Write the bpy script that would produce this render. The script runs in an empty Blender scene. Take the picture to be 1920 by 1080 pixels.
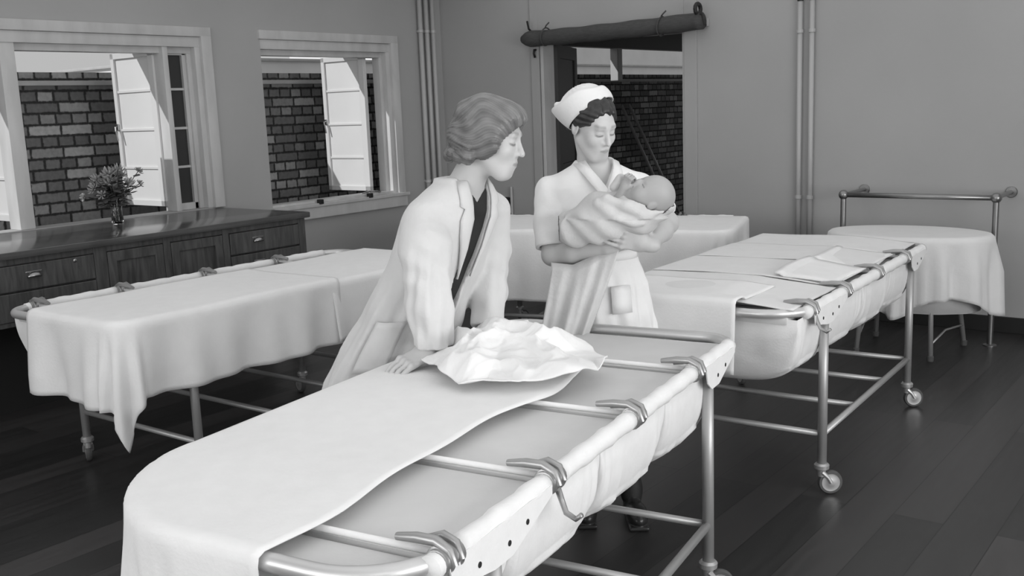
import bpy, bmesh, math, random
import numpy as np
from mathutils import Vector, Matrix
random.seed(7)
SC = bpy.context.scene
COL = SC.collection
PI = math.pi

# ---------------------------------------------------------------- camera
F_PX = 1890.4
PITCH, ROLL, YAW, CAM_H = 0.17708, -0.03880, 0.65779, 1.65
fw = np.array([-math.sin(YAW) * math.cos(PITCH), math.cos(YAW) * math.cos(PITCH), -math.sin(PITCH)])
rt = np.cross(fw, [0, 0, 1.0]); rt /= np.linalg.norm(rt)
up = np.cross(rt, fw)
r2 = rt * math.cos(ROLL) + up * math.sin(ROLL)
u2 = -rt * math.sin(ROLL) + up * math.cos(ROLL)
cam_d = bpy.data.cameras.new('camera'); cam = bpy.data.objects.new('camera', cam_d); COL.objects.link(cam)
cam_d.sensor_width = 36.0; cam_d.lens = 36.0 * F_PX / 1920.0; cam_d.clip_start = 0.05; cam_d.clip_end = 200
Mx = Matrix(((r2[0], u2[0], -fw[0], 0), (r2[1], u2[1], -fw[1], 0), (r2[2], u2[2], -fw[2], CAM_H), (0, 0, 0, 1)))
cam.matrix_world = Mx
SC.camera = cam
# floor-aligned frame of the view: r = to the right, d = away; people are measured in it
RR = np.array([math.cos(YAW), math.sin(YAW), 0.0]); DD = np.array([-math.sin(YAW), math.cos(YAW), 0.0])
def W(r, d, z): return RR * r + DD * d + np.array([0, 0, z])
ROT = np.array([RR, DD, [0, 0, 1.0]])          # (r,d,z) @ ROT = world

# ---------------------------------------------------------------- objects
def setp(o, label=None, cat=None, group=None, kind=None):
    if label: o['label'] = label
    if cat: o['category'] = cat
    if group: o['group'] = group
    if kind: o['kind'] = kind
    return o
def empty(name, loc=(0, 0, 0), rz=0.0, label=None, cat=None, group=None):
    o = bpy.data.objects.new(name, None); COL.objects.link(o); o.empty_display_size = 0.1
    o.location = loc; o.rotation_euler = (0, 0, rz)
    return setp(o, label, cat, group)
def link_mesh(name, me, m=None, parent=None, smooth=True):
    o = bpy.data.objects.new(name, me); COL.objects.link(o)
    if m: me.materials.append(m)
    if parent is not None: o.parent = parent
    if smooth: me.polygons.foreach_set('use_smooth', [True] * len(me.polygons))
    return o
def obj(name, bm, m=None, parent=None, smooth=False, autos=None):
    me = bpy.data.meshes.new(name)
    bmesh.ops.recalc_face_normals(bm, faces=bm.faces[:])
    if autos:
        for f in bm.faces: f.smooth = True
        for e in bm.edges:
            if len(e.link_faces) == 2 and e.calc_face_angle(0) > autos: e.smooth = False
    bm.to_mesh(me); bm.free()
    return link_mesh(name, me, m, parent, smooth)
def struct(name, bm, m, parent=None, **k):
    o = obj(name, bm, m, parent, **k)
    if parent is None: o['kind'] = 'structure'
    return o
def NB(): return bmesh.new()
def box(bm, lo, hi, bev=0.0):
    v = [bm.verts.new((x, y, z)) for x in (lo[0], hi[0]) for y in (lo[1], hi[1]) for z in (lo[2], hi[2])]
    fs = [bm.faces.new([v[i] for i in q]) for q in ((0, 1, 3, 2), (4, 6, 7, 5), (0, 4, 5, 1), (2, 3, 7, 6), (0, 2, 6, 4), (1, 5, 7, 3))]
    if bev > 0:
        es = set(e for f in fs for e in f.edges)
        bmesh.ops.bevel(bm, geom=list(es), offset=bev, segments=2, affect='EDGES', profile=0.6)
    return bm
def tube(bm, pts, r, n=12, closed=False, cap=True):
    """sweep a circle along a polyline; r may be a list"""
    pts = [Vector(p) for p in pts]; N = len(pts)
    rs = r if isinstance(r, (list, tuple)) else [r] * N
    T = []
    for i in range(N):
        if closed: t = (pts[(i + 1) % N] - pts[i - 1])
        else: t = pts[min(i + 1, N - 1)] - pts[max(i - 1, 0)]
        T.append(t.normalized())
    ref = Vector((0, 0, 1)) if abs(T[0].z) < .9 else Vector((1, 0, 0))
    a = T[0].cross(ref).normalized(); rings = []
    for i in range(N):
        a = (a - T[i] * a.dot(T[i])).normalized(); b = T[i].cross(a)
        rings.append([bm.verts.new(pts[i] + (a * math.cos(2 * PI * k / n) + b * math.sin(2 * PI * k / n)) * rs[i]) for k in range(n)])
    M = N if closed else N - 1
    for i in range(M):
        A, B = rings[i], rings[(i + 1) % N]
        for k in range(n): bm.faces.new((A[k], A[(k + 1) % n], B[(k + 1) % n], B[k]))
    if cap and not closed:
        bm.faces.new(rings[0][::-1]); bm.faces.new(rings[-1])
    return bm
def lathe(bm, prof, c=(0, 0, 0), n=20, axis='z'):
    """prof: list of (radius, height)"""
    rings = []
    for (r, h) in prof:
        ring = []
        for k in range(n):
            x, y = r * math.cos(2 * PI * k / n), r * math.sin(2 * PI * k / n)
            p = {'z': (x, y, h), 'x': (h, x, y), 'y': (x, h, y)}[axis]
            ring.append(bm.verts.new((p[0] + c[0], p[1] + c[1], p[2] + c[2])))
        rings.append(ring)
    for A, B in zip(rings, rings[1:]):
        for k in range(n): bm.faces.new((A[k], A[(k + 1) % n], B[(k + 1) % n], B[k]))
    bm.faces.new(rings[0][::-1]); bm.faces.new(rings[-1])
    return bm
def arc(c, r, a0, a1, n, z=0):
    return [(c[0] + r * math.cos(a0 + (a1 - a0) * i / n), c[1] + r * math.sin(a0 + (a1 - a0) * i / n), z) for i in range(n + 1)]
def copy_tree(o, parent=None):
    c = o.copy(); COL.objects.link(c); c.parent = parent
    for ch in list(o.children): copy_tree(ch, c)
    return c

# ---------------------------------------------------------------- materials (the place is seen in greys)
def mat(name, v, rough=0.6, spec=0.5, metal=0.0, noise=0.0, nscale=8.0, bump=0.0, bscale=60.0, stretch=(1, 1, 1), sheen=0.0):
    m = bpy.data.materials.new(name); m.use_nodes = True
    nt = m.node_tree; b = nt.nodes['Principled BSDF']
    b.inputs['Base Color'].default_value = (v, v, v, 1)
    b.inputs['Roughness'].default_value = rough; b.inputs['Metallic'].default_value = metal
    b.inputs['Specular IOR Level'].default_value = spec
    if sheen: b.inputs['Sheen Weight'].default_value = sheen
    tc = nt.nodes.new('ShaderNodeTexCoord'); mp = nt.nodes.new('ShaderNodeMapping'); mp.inputs['Scale'].default_value = stretch
    nt.links.new(tc.outputs['Object'], mp.inputs['Vector'])
    if noise:
        n = nt.nodes.new('ShaderNodeTexNoise'); n.inputs['Scale'].default_value = nscale; n.inputs['Detail'].default_value = 5
        r = nt.nodes.new('ShaderNodeMapRange'); r.inputs[3].default_value = v * (1 - noise); r.inputs[4].default_value = v * (1 + noise)
        r.inputs[1].default_value = .25; r.inputs[2].default_value = .75
        nt.links.new(mp.outputs[0], n.inputs['Vector']); nt.links.new(n.outputs[0], r.inputs[0]); nt.links.new(r.outputs[0], b.inputs['Base Color'])
    if bump:
        n2 = nt.nodes.new('ShaderNodeTexNoise'); n2.inputs['Scale'].default_value = bscale; n2.inputs['Detail'].default_value = 4
        bp = nt.nodes.new('ShaderNodeBump'); bp.inputs['Strength'].default_value = bump; bp.inputs['Distance'].default_value = .01
        nt.links.new(mp.outputs[0], n2.inputs['Vector']); nt.links.new(n2.outputs[0], bp.inputs['Height']); nt.links.new(bp.outputs[0], b.inputs['Normal'])
    return m
def mat_attr(name, rough=0.5, spec=0.4, bump=0.0, bscale=80):
    m = mat(name, .5, rough, spec, bump=bump, bscale=bscale)
    nt = m.node_tree; a = nt.nodes.new('ShaderNodeAttribute'); a.attribute_name = 'tone'
    nt.links.new(a.outputs['Fac'], nt.nodes['Principled BSDF'].inputs['Base Color'])
    return m
def mat_brick():
    m = mat('brick_masonry', .1, .9, .2)
    nt = m.node_tree; b = nt.nodes['Principled BSDF']
    tc = nt.nodes.new('ShaderNodeTexCoord'); sp = nt.nodes.new('ShaderNodeSeparateXYZ'); nt.links.new(tc.outputs['Object'], sp.inputs[0])
    def math_(op, a, c=None):
        n = nt.nodes.new('ShaderNodeMath'); n.operation = op
        for i, x in enumerate((a, c)):
            if x is None: continue
            if isinstance(x, (int, float)): n.inputs[i].default_value = x
            else: nt.links.new(x, n.inputs[i])
        return n.outputs[0]
    H = .087                                         # one course
    row = math_('DIVIDE', sp.outputs['Z'], H); fl = math_('FLOOR', row); fz = math_('SUBTRACT', row, fl)
    odd = math_('MODULO', math_('ADD', fl, 100.0), 2.0)
    # headers on odd rows, stretchers on even rows (English bond)
    wid = math_('ADD', .265, math_('MULTIPLY', odd, -.1325))
    col = math_('DIVIDE', math_('ADD', sp.outputs['Y'], math_('MULTIPLY', odd, .033)), wid); cf = math_('FLOOR', col); fx = math_('SUBTRACT', col, cf)
    ex = math_('MULTIPLY', math_('MINIMUM', fx, math_('SUBTRACT', 1.0, fx)), wid); ez = math_('MULTIPLY', math_('MINIMUM', fz, math_('SUBTRACT', 1.0, fz)), H)
    n = nt.nodes.new('ShaderNodeTexNoise'); n.inputs['Scale'].default_value = 30; nt.links.new(tc.outputs['Object'], n.inputs['Vector'])
    e = math_('ADD', math_('MINIMUM', ex, ez), math_('MULTIPLY', math_('SUBTRACT', n.outputs[0], .5), .016))
    mask = nt.nodes.new('ShaderNodeMapRange'); mask.inputs[1].default_value = .004; mask.inputs[2].default_value = .013; nt.links.new(e, mask.inputs[0])
    wn = nt.nodes.new('ShaderNodeTexWhiteNoise'); wn.noise_dimensions = '2D'; cb = nt.nodes.new('ShaderNodeCombineXYZ')
    nt.links.new(cf, cb.inputs[0]); nt.links.new(fl, cb.inputs[1]); nt.links.new(cb.outputs[0], wn.inputs['Vector'])
    p = math_('POWER', wn.outputs['Value'], 2.2)
    val = math_('ADD', .16, math_('MULTIPLY', p, .30)); val = math_('MULTIPLY', val, math_('ADD', .7, math_('MULTIPLY', n.outputs[0], .6)))
    mx = nt.nodes.new('ShaderNodeMix'); mx.data_type = 'FLOAT'
    nt.links.new(mask.outputs[0], mx.inputs[0]); mx.inputs[2].default_value = .04; nt.links.new(val, mx.inputs[3])
    nt.links.new(mx.outputs[0], b.inputs['Base Color'])
    bp = nt.nodes.new('ShaderNodeBump'); bp.inputs['Distance'].default_value = .008; nt.links.new(mask.outputs[0], bp.inputs['Height']); nt.links.new(bp.outputs[0], b.inputs['Normal'])
    return m
def mat_floor():
    m = mat('floor_boards', .03, .35, .5)
    nt = m.node_tree; b = nt.nodes['Principled BSDF']
    tc = nt.nodes.new('ShaderNodeTexCoord'); mp = nt.nodes.new('ShaderNodeMapping'); mp.inputs['Rotation'].default_value = (0, 0, PI / 2)
    nt.links.new(tc.outputs['Object'], mp.inputs['Vector'])
    br = nt.nodes.new('ShaderNodeTexBrick'); br.inputs['Scale'].default_value = 1.0
    br.inputs['Brick Width'].default_value = 2.6; br.inputs['Row Height'].default_value = .19; br.inputs['Mortar Size'].default_value = .002
    br.inputs['Color1'].default_value = (.022, .022, .022, 1); br.inputs['Color2'].default_value = (.050, .048, .048, 1); br.inputs['Mortar'].default_value = (.01, .01, .01, 1)
    nt.links.new(mp.outputs[0], br.inputs['Vector'])
    n = nt.nodes.new('ShaderNodeTexNoise'); n.inputs['Scale'].default_value = 3; n.inputs['Detail'].default_value = 6
    mp2 = nt.nodes.new('ShaderNodeMapping'); mp2.inputs['Scale'].default_value = (9, .8, 1); nt.links.new(tc.outputs['Object'], mp2.inputs['Vector']); nt.links.new(mp2.outputs[0], n.inputs['Vector'])
    mr = nt.nodes.new('ShaderNodeMapRange'); mr.inputs[3].default_value = .65; mr.inputs[4].default_value = 1.35; nt.links.new(n.outputs[0], mr.inputs[0])
    mu = nt.nodes.new('ShaderNodeMix'); mu.data_type = 'RGBA'; mu.blend_type = 'MULTIPLY'; mu.inputs[0].default_value = 1
    nt.links.new(br.outputs['Color'], mu.inputs[6]); nt.links.new(mr.outputs[0], mu.inputs[7]); nt.links.new(mu.outputs[2], b.inputs['Base Color'])
    mr2 = nt.nodes.new('ShaderNodeMapRange'); mr2.inputs[3].default_value = .30; mr2.inputs[4].default_value = .48; nt.links.new(n.outputs[0], mr2.inputs[0]); nt.links.new(mr2.outputs[0], b.inputs['Roughness'])
    return m
def mat_wood():
    m = mat('dark_stained_wood', .05, .35, .5)
    nt = m.node_tree; b = nt.nodes['Principled BSDF']
    tc = nt.nodes.new('ShaderNodeTexCoord'); mp = nt.nodes.new('ShaderNodeMapping'); mp.inputs['Scale'].default_value = (10, 10, 1.2)
    nt.links.new(tc.outputs['Object'], mp.inputs['Vector'])
    n = nt.nodes.new('ShaderNodeTexNoise'); n.inputs['Scale'].default_value = 3.5; n.inputs['Detail'].default_value = 6; n.inputs['Distortion'].default_value = .8
    nt.links.new(mp.outputs[0], n.inputs['Vector'])
    mr = nt.nodes.new('ShaderNodeMapRange'); mr.inputs[1].default_value = .3; mr.inputs[2].default_value = .7; mr.inputs[3].default_value = .045; mr.inputs[4].default_value = .105
    nt.links.new(n.outputs[0], mr.inputs[0]); nt.links.new(mr.outputs[0], b.inputs['Base Color'])
    return m
def mat_glass():
    m = mat('clear_glass', .9, .02, .5); b = m.node_tree.nodes['Principled BSDF']
    b.inputs['Transmission Weight'].default_value = 1.0; b.inputs['IOR'].default_value = 1.45
    return m
WALLM = mat('painted_wall', .40, .55, .3, noise=.05, nscale=1.3, bump=.05, bscale=40)
CEILM = mat('ceiling_paint', .75, .8, .2)
FRAMEM = mat('painted_wood_frame', .54, .45, .4, noise=.12, nscale=9, stretch=(1, 1, .3))
LEAFM = mat('white_sash_paint', .62, .45, .4)
FROST = mat('obscured_glass', .66, .35, .5, noise=.04, nscale=3)
BRICK = mat_brick(); FLOORM = mat_floor(); WOOD = mat_wood(); GLASS = mat_glass()
DPANE = mat('dark_window_pane', .035, .12, .5)
TOPM = mat('polished_worktop_wood', .075, .16, .6, noise=.25, nscale=4, stretch=(8, 1, 1))
COPING = mat('pale_stone', .45, .8, .2, noise=.1)
DARKP = mat('dark_paint', .02, .5, .4)
RENDER = mat('pale_render', .75, .9, .1, noise=.06, nscale=2)
BLINDM = mat('dark_blind_cloth', .07, .7, .3, noise=.2, nscale=20, stretch=(1, 1, 6))
CHROME = mat('brushed_metal_tube', .64, .38, .5, metal=.6)
STEELP = mat('aluminium_painted_tube', .46, .42, .5, metal=.45)
CLAMPM = mat('clamp_metal', .42, .36, .5, metal=.75)
DULLC = mat('dull_chrome', .30, .32, .5, metal=.9)
RUBBER = mat('grey_rubber', .10, .6, .3)
HUBM = mat('wheel_hub_metal', .55, .35, .5, metal=.6)
LINEN = mat('white_linen', .83, .9, .15, noise=.025, nscale=14, bump=.12, bscale=90, sheen=.15)
LINEN2 = mat('cot_linen', .76, .9, .15, noise=.03, nscale=9, bump=.12, bscale=70, sheen=.15)
CANVAS = mat('white_canvas', .82, .8, .2, noise=.03, nscale=20, bump=.1, bscale=120)
PADM = mat('cot_pad_cover', .66, .85, .2, noise=.03, nscale=10, bump=.06, bscale=100)
EYELET = mat('dark_eyelet', .02, .5, .5)
PIPEM = mat('painted_pipe', .46, .4, .5)
BRASSM = mat('tarnished_pull_metal', .35, .3, .5, metal=1.0)
COATM = mat('white_coat_cotton', .67, .85, .15, noise=.02, nscale=20, bump=.15, bscale=60, sheen=.15)
DRESSM = mat('white_uniform_cotton', .86, .85, .15, noise=.02, nscale=20, bump=.12, bscale=70, sheen=.15)
MUSLIN = mat('muslin_cloth', .62, .9, .1, noise=.04, nscale=25, bump=.2, bscale=90)
SHAWLM = mat('knitted_shawl', .64, .95, .1, noise=.04, nscale=30, bump=.15, bscale=140)
SHIRTM = mat('dark_clothing', .035, .85, .2, noise=.2, nscale=12)
STOCKM = mat('dark_stocking', .02, .6, .3)
SHOEM = mat('dark_leather', .025, .3, .5)
SKIN = mat_attr('skin', .48, .35, bump=.04, bscale=200)
LEATHERB = mat('stems_and_leaves', .07, .5, .4, noise=.4, nscale=30)
BLOOM = mat('rose_petals', .36, .6, .3, noise=.3, nscale=25)
GROUND = mat('paving', .30, .9, .2, noise=.15, nscale=3)
WHITEP = mat('white_enamel', .7, .3, .5)
# ---------------------------------------------------------------- signed distance sculpting
def A3(*v): return np.array(v, dtype=np.float32)
def s_sphere(p, c, r): return np.sqrt(((p - A3(*c)) ** 2).sum(1)) - r
def s_ell(p, c, r, R=None):
    q = p - A3(*c)
    if R is not None: q = q @ np.asarray(R, np.float32)
    r = A3(*r); k0 = np.sqrt(((q / r) ** 2).sum(1)); k1 = np.sqrt(((q / (r * r)) ** 2).sum(1)) + 1e-9
    return k0 * (k0 - 1) / k1
def s_cone(p, a, b, ra, rb):
    a = A3(*a); b = A3(*b); ab = b - a; t = np.clip(((p - a) @ ab) / (ab @ ab), 0, 1)
    return np.sqrt(((p - a - t[:, None] * ab) ** 2).sum(1)) - (ra + (rb - ra) * t)
def s_chain(p, pts, rs, k=0.0):
    d = None
    for i in range(len(pts) - 1):
        e = s_cone(p, pts[i], pts[i + 1], rs[i], rs[i + 1]); d = e if d is None else (smin(d, e, k) if k else np.minimum(d, e))
    return d
def s_box(p, c, h, r=0.0, R=None):
    q = p - A3(*c)
    if R is not None: q = q @ np.asarray(R, np.float32)
    q = np.abs(q) - A3(*h) + r
    return np.sqrt((np.maximum(q, 0) ** 2).sum(1)) + np.minimum(q.max(1), 0) - r
def smin(a, b, k):
    h = np.clip(.5 + .5 * (b - a) / k, 0, 1); return b * (1 - h) + a * h - k * h * (1 - h)
def smax(a, b, k): return -smin(-a, -b, k)
def s_loft(p, T, fz=None):
    """stack of horizontal elliptical slices; T rows: z, cx, cy, a, b, angle of the a axis"""
    T = np.array(T, np.float32); z = p[:, 2]
    cx, cy, a, b, an = [np.interp(z, T[:, 0], T[:, i]).astype(np.float32) for i in range(1, 6)]
    x = p[:, 0] - cx; y = p[:, 1] - cy; c, s = np.cos(an), np.sin(an)
    u = x * c + y * s; v = -x * s + y * c
    k0 = np.sqrt((u / a) ** 2 + (v / b) ** 2); k1 = np.sqrt((u / (a * a)) ** 2 + (v / (b * b)) ** 2) + 1e-6
    d = k0 * (k0 - 1) / k1; d = np.maximum(d, -np.minimum(a, b))
    if fz is not None: d = d + fz(np.arctan2(v / b, u / a), z, u, v)
    return smax(d, smax(z - T[-1, 0], T[0, 0] - z, .005), .012)
_W = np.random.RandomState(5)
_WD = _W.normal(size=(10, 3)); _WD /= np.linalg.norm(_WD, axis=1)[:, None]; _WP = _W.uniform(0, 6.28, 10)
def wob(p, f, seed=0, n=5):
    """smooth wobble noise of about unit size"""
    d = np.zeros(len(p), np.float32)
    for i in range(n):
        j = (i + seed) % 10; d += np.sin(p @ (_WD[j] * f * (1 + .37 * i)).astype(np.float32) + _WP[j] + 1.3 * np.sin(p @ (_WD[(j + 3) % 10] * f * .6).astype(np.float32)))
    return d / n
def surf_nets(fn, lo, hi, h):
    lo = np.array(lo, np.float32); n = np.ceil((np.array(hi) - lo) / h).astype(int) + 1
    B = 12; nb = np.ceil(n / B).astype(int); n = nb * B
    ci = np.stack(np.meshgrid(*[np.arange(k) for k in nb], indexing='ij'), -1).reshape(-1, 3)
    cc = lo + (ci * B + (B - 1) / 2) * h
    dc = fn(cc.astype(np.float32)); V = np.empty(n, np.float32)
    V6 = V.reshape(nb[0], B, nb[1], B, nb[2], B); V6[:] = np.where(dc > 0, 1, -1).reshape(nb)[:, None, :, None, :, None]
    act = np.abs(dc) < B * h * .87 * 1.25 + .02
    li = np.stack(np.meshgrid(*[np.arange(B)] * 3, indexing='ij'), -1).reshape(-1, 3)
    ai = ci[act]
    for s in range(0, len(ai), 256):
        blk = ai[s:s + 256]; pts = lo + ((blk[:, None, :] * B + li[None]) * h)
        d = fn(pts.reshape(-1, 3).astype(np.float32)).reshape(-1, B, B, B)
        for k, (i, j, l) in enumerate(blk): V6[i, :, j, :, l, :] = d[k]
    S = V < 0
    cnt = np.zeros(n - 1, np.int8)
    for dx in (0, 1):
        for dy in (0, 1):
            for dz in (0, 1): cnt += S[dx:n[0] - 1 + dx, dy:n[1] - 1 + dy, dz:n[2] - 1 + dz]
    cells = np.argwhere((cnt > 0) & (cnt < 8)); idx = -np.ones(n - 1, np.int64); idx[tuple(cells.T)] = np.arange(len(cells))
    acc = np.zeros((len(cells), 3)); num = np.zeros(len(cells))
    cor = [(a, b, c) for a in (0, 1) for b in (0, 1) for c in (0, 1)]
    for i, a in enumerate(cor):
        for b in cor[i + 1:]:
            if sum(abs(x - y) for x, y in zip(a, b)) != 1: continue
            va = V[tuple((cells + a).T)]; vb = V[tuple((cells + b).T)]; m = (va < 0) != (vb < 0)
            t = np.where(m, va / np.where(m, va - vb, 1), 0)
            acc[m] += (np.array(a) + t[:, None] * (np.array(b) - np.array(a)))[m]; num += m
    verts = lo + (cells + acc / num[:, None]) * h
    quads = []
    for ax in range(3):
        o = [1, 1, 1]; o[ax] = 0
        sl0 = [slice(1, n[i] - 1) if i != ax else slice(0, n[i] - 1) for i in range(3)]
        sl1 = list(sl0); sl1[ax] = slice(1, n[ax])
        A, Bv = S[tuple(sl0)], S[tuple(sl1)]
        for flip, msk in ((False, A & ~Bv), (True, ~A & Bv)):
            e = np.argwhere(msk)
            off = np.array([1, 1, 1]); off[ax] = 0; e = e + off
            u, v = [i for i in range(3) if i != ax]
            du = np.zeros(3, int); du[u] = 1; dv = np.zeros(3, int); dv[v] = 1
            q = np.stack([idx[tuple((e - du - dv).T)], idx[tuple((e - dv).T)], idx[tuple(e.T)], idx[tuple((e - du).T)]], 1)
            if flip != (ax == 1): q = q[:, ::-1]
            quads.append(q)
    return verts, np.concatenate(quads)
def sculpt(name, fn, lo, hi, h, m, parent=None, base=None, tone=None, frame='view', smooth_it=1):
    """mesh of fn<0. Points are in the (r,d,z) frame; base = world position of the object's origin"""
    v, q = surf_nets(fn, lo, hi, h)
    v = v.astype(np.float64)
    for _ in range(smooth_it):
        s = np.zeros_like(v); c = np.zeros(len(v))
        for a, b in ((0, 1), (1, 2), (2, 3), (3, 0)):
            np.add.at(s, q[:, a], v[q[:, b]]); np.add.at(c, q[:, a], 1)
        v = v * .5 + .5 * s / np.maximum(c, 1)[:, None]
    tv = tone(v.astype(np.float32)) if tone is not None else None
    w = v @ ROT if frame == 'view' else v
    if base is not None: w = w - np.array(base)
    me = bpy.data.meshes.new(name); me.from_pydata(w.tolist(), [], q.tolist()); me.update()
    if tv is not None:
        at = me.attributes.new('tone', 'FLOAT', 'POINT'); at.data.foreach_set('value', tv.astype(np.float32))
    o = link_mesh(name, me, m, parent)
    return o
def frame3(fwd, upv):
    """columns: right, forward, up of a head or hand"""
    f = np.array(fwd, float); f /= np.linalg.norm(f); u = np.array(upv, float); u -= f * (u @ f); u /= np.linalg.norm(u)
    return np.stack([np.cross(f, u), f, u], 1)
# ---------------------------------------------------------------- the room
WX, WXO = -6.45, -6.62          # inner and outer face of the window wall
WY, WYO = 7.40, 7.60            # back wall
RX, FY, CZ = 3.2, -2.6, 3.05    # right wall, wall behind the camera, ceiling
bm = NB(); box(bm, (WXO, FY - .2, -.1), (RX + .2, WYO, 0)); struct('floor', bm, FLOORM)
bm = NB(); box(bm, (WXO, FY - .2, CZ), (RX + .2, WYO, CZ + .15)); struct('ceiling', bm, CEILM)
# window wall: openings (y0,y1,z0,z1)
OP1 = (1.70, 4.70, .99, 2.26); OP2 = (5.25, 6.70, .92, 2.26)
bm = NB()
box(bm, (WXO, FY, 0), (WX, WYO, min(OP1[2], OP2[2])))
box(bm, (WXO, FY, 2.26), (WX, WYO, CZ))
box(bm, (WXO, FY, .92), (WX, OP1[0], 2.26)); box(bm, (WXO, OP1[1], .92), (WX, OP2[0], 2.26)); box(bm, (WXO, OP2[1], .92), (WX, WYO, 2.26))
box(bm, (WXO, OP1[0], .92), (WX, OP1[1], OP1[2]))
struct('wall_left', bm, WALLM)
# back wall with door opening
DX0, DX1, DZ = -5.31, -3.885, 2.22
bm = NB()
box(bm, (WX, WY, 0), (DX0, WYO, CZ)); box(bm, (DX1, WY, 0), (RX, WYO, CZ)); box(bm, (DX0, WY, DZ), (DX1, WYO, CZ))
struct('wall_back', bm, WALLM)
# shallow flat casing strip around the doorway running up the wall
bm = NB()
box(bm, (-5.395, WY - .018, 0), (DX0, WY + .01, CZ), .004); box(bm, (DX1, WY - .018, 0), (-3.775, WY + .01, CZ), .004)
box(bm, (DX0, WY - .018, DZ), (DX1, WY + .01, CZ), .002)
struct('trim_1', bm, WALLM)
bm = NB(); box(bm, (RX, FY - .2, 0), (RX + .2, WYO, CZ)); struct('wall_right', bm, WALLM)
bm = NB(); box(bm, (WX, FY - .2, 0), (RX, FY, CZ)); struct('wall_front', bm, WALLM)
bm = NB(); box(bm, (-3.77, WY - .02, 0), (RX, WY, .11), .004); struct('baseboard_back', bm, DARKP)
bm = NB(); box(bm, (WX, FY, 0), (WX + .02, WY, .11), .004); struct('baseboard_left', bm, DARKP)

# ---------------------------------------------------------------- windows
def window(name, y0, y1, z0, z1, mullions, leaf_y, leaf_w, leaf_ang, sidelight):
    bm = NB()
    a = .085                                           # architrave on the room side
    for (ya, yb, za, zb) in ((y0 - a * .2, y1 + a, z1 - .01, z1 + .06), (y1 - .005, y1 + a, z0, z1)):
        box(bm, (WX - .02, ya, za), (WX + .022, yb, zb), .005)
    box(bm, (WX - .1, y0, z1 - .085), (WX - .005, y1, z1 - .01), .006)       # stepped head
    box(bm, (WX - .15, y0, z1 - .13), (WX - .06, y1, z1 - .08), .006)
    box(bm, (WX - .098, y1 - .05, z0), (WX - .008, y1 - .001, z1 - .02), .006)             # stepped right jamb
    box(bm, (WX - .148, y1 - .085, z0), (WX - .063, y1 - .045, z1 - .09), .006)
    box(bm, (WX - .15, y0, z0 - .02), (WX - .01, y1, z0 + (.025 if not mullions else -.002)), .001)      # bottom rail
    for (ya, yb) in mullions: box(bm, (WX - .16, ya, z0), (WX - .02, yb, z1 - .08), .006)
    root = obj(name, bm, FRAMEM, None, autos=.6); root['kind'] = 'structure'
    # open casement leaf, four panes high
    piv = empty('casement', (WX - .13, leaf_y, 0), leaf_ang); piv.parent = root
    zt, zb = z1 - .10, z0 + .035
    lf = NB(); s = .042
    box(lf, (-leaf_w, -.02, zb), (-leaf_w + s, .02, zt), .003); box(lf, (-s - .02, -.02, zb), (0, .02, zt), .003)
    box(lf, (-leaf_w, -.02, zt - s), (0, .02, zt), .003); box(lf, (-leaf_w, -.02, zb), (0, .02, zb + s), .003)
    for k in (1, 2, 3):
        zz = zb + (zt - zb) * k / 4; box(lf, (-leaf_w + s, -.014, zz - .009), (-s, .018, zz + .009), .002)
    obj('casement_frame', lf, LEAFM, piv)
    g = NB(); box(g, (-leaf_w + s * .8, -.004, zb + s * .8), (-s * .8, .004, zt - s * .8)); obj('obscured_pane', g, FROST, piv)
    h = NB(); zz = zb + (zt - zb) * .52
    tube(h, [(-leaf_w + .02, -.02, zz), (-leaf_w + .02, -.045, zz), (-leaf_w + .03, -.05, zz - .03), (-leaf_w + .045, -.05, zz - .10)], .007, 8)
    box(h, (-leaf_w + .008, -.03, zz - .025), (-leaf_w + .034, -.018, zz + .025), .003)
    obj('casement_handle', h, BRASSM, piv)
    ly = mullions[0][1] if mullions else y0                   # unseen partner leaf, added to keep sun out of the room
    pv = empty('casement', (WX - .13, ly + .012, 0), 0.0); pv.parent = root
    for src in list(piv.children):
        c_ = src.copy(); COL.objects.link(c_); c_.parent = pv
    if sidelight:
        ya, yb = sidelight; f = NB(); t = .03
        for (u0, u1, w0, w1) in ((ya, ya + t, z0, z1 - .1), (yb - t, yb, z0, z1 - .1), (ya, yb, z0, z0 + .05), (ya, yb, z1 - .14, z1 - .1)):
            box(f, (WX - .14, u0, w0), (WX - .08, u1, w1), .003)
        for k in (1, 2, 3):
            zz = zb + (zt - zb) * k / 4; box(f, (WX - .125, ya, zz - .009), (WX - .09, yb, zz + .009), .002)
        obj('fixed_light_frame', f, FRAMEM, root)
        g = NB(); box(g, (WX - .112, ya + .01, z0 + .03), (WX - .106, yb - .01, z1 - .11)); obj('dark_pane', g, DPANE, root)
    return root
w1 = window('window_1', OP1[0], OP1[1], OP1[2], OP1[3], [(3.215, 3.315), (4.385, 4.43)], 4.39, .545, 0.0, (4.43, 4.615))
w2 = window('window_2', OP2[0], OP2[1], OP2[2], OP2[3], [], 6.50, .545, 0.0, None)
# window board under window 2 with its stay pegs, and its fold of casement stay
bm = NB(); box(bm, (WX - .12, OP2[0] - .02, .895), (WX + .05, OP2[1] + .11, .925), .006); box(bm, (WX, 4.85, .80), (WX + .035, 6.79, .897), .006)
s2 = obj('window_board', bm, FRAMEM, w2)
for y in (5.72, 6.30):
    b_ = NB(); box(b_, (WX + .02, y - .022, .915), (WX + .062, y + .022, .955), .006); obj('peg', b_, DARKP, s2)
b_ = NB(); tube(b_, arc((WX - .03, 6.42), .06, .2, 3.0, 10, .955), .008, 8); tube(b_, [(WX - .09, 6.42, .955), (WX - .08, 6.32, .945), (WX - .02, 6.25, .94)], .007, 8)
obj('casement_stay', b_, BRASSM, w2)

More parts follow.
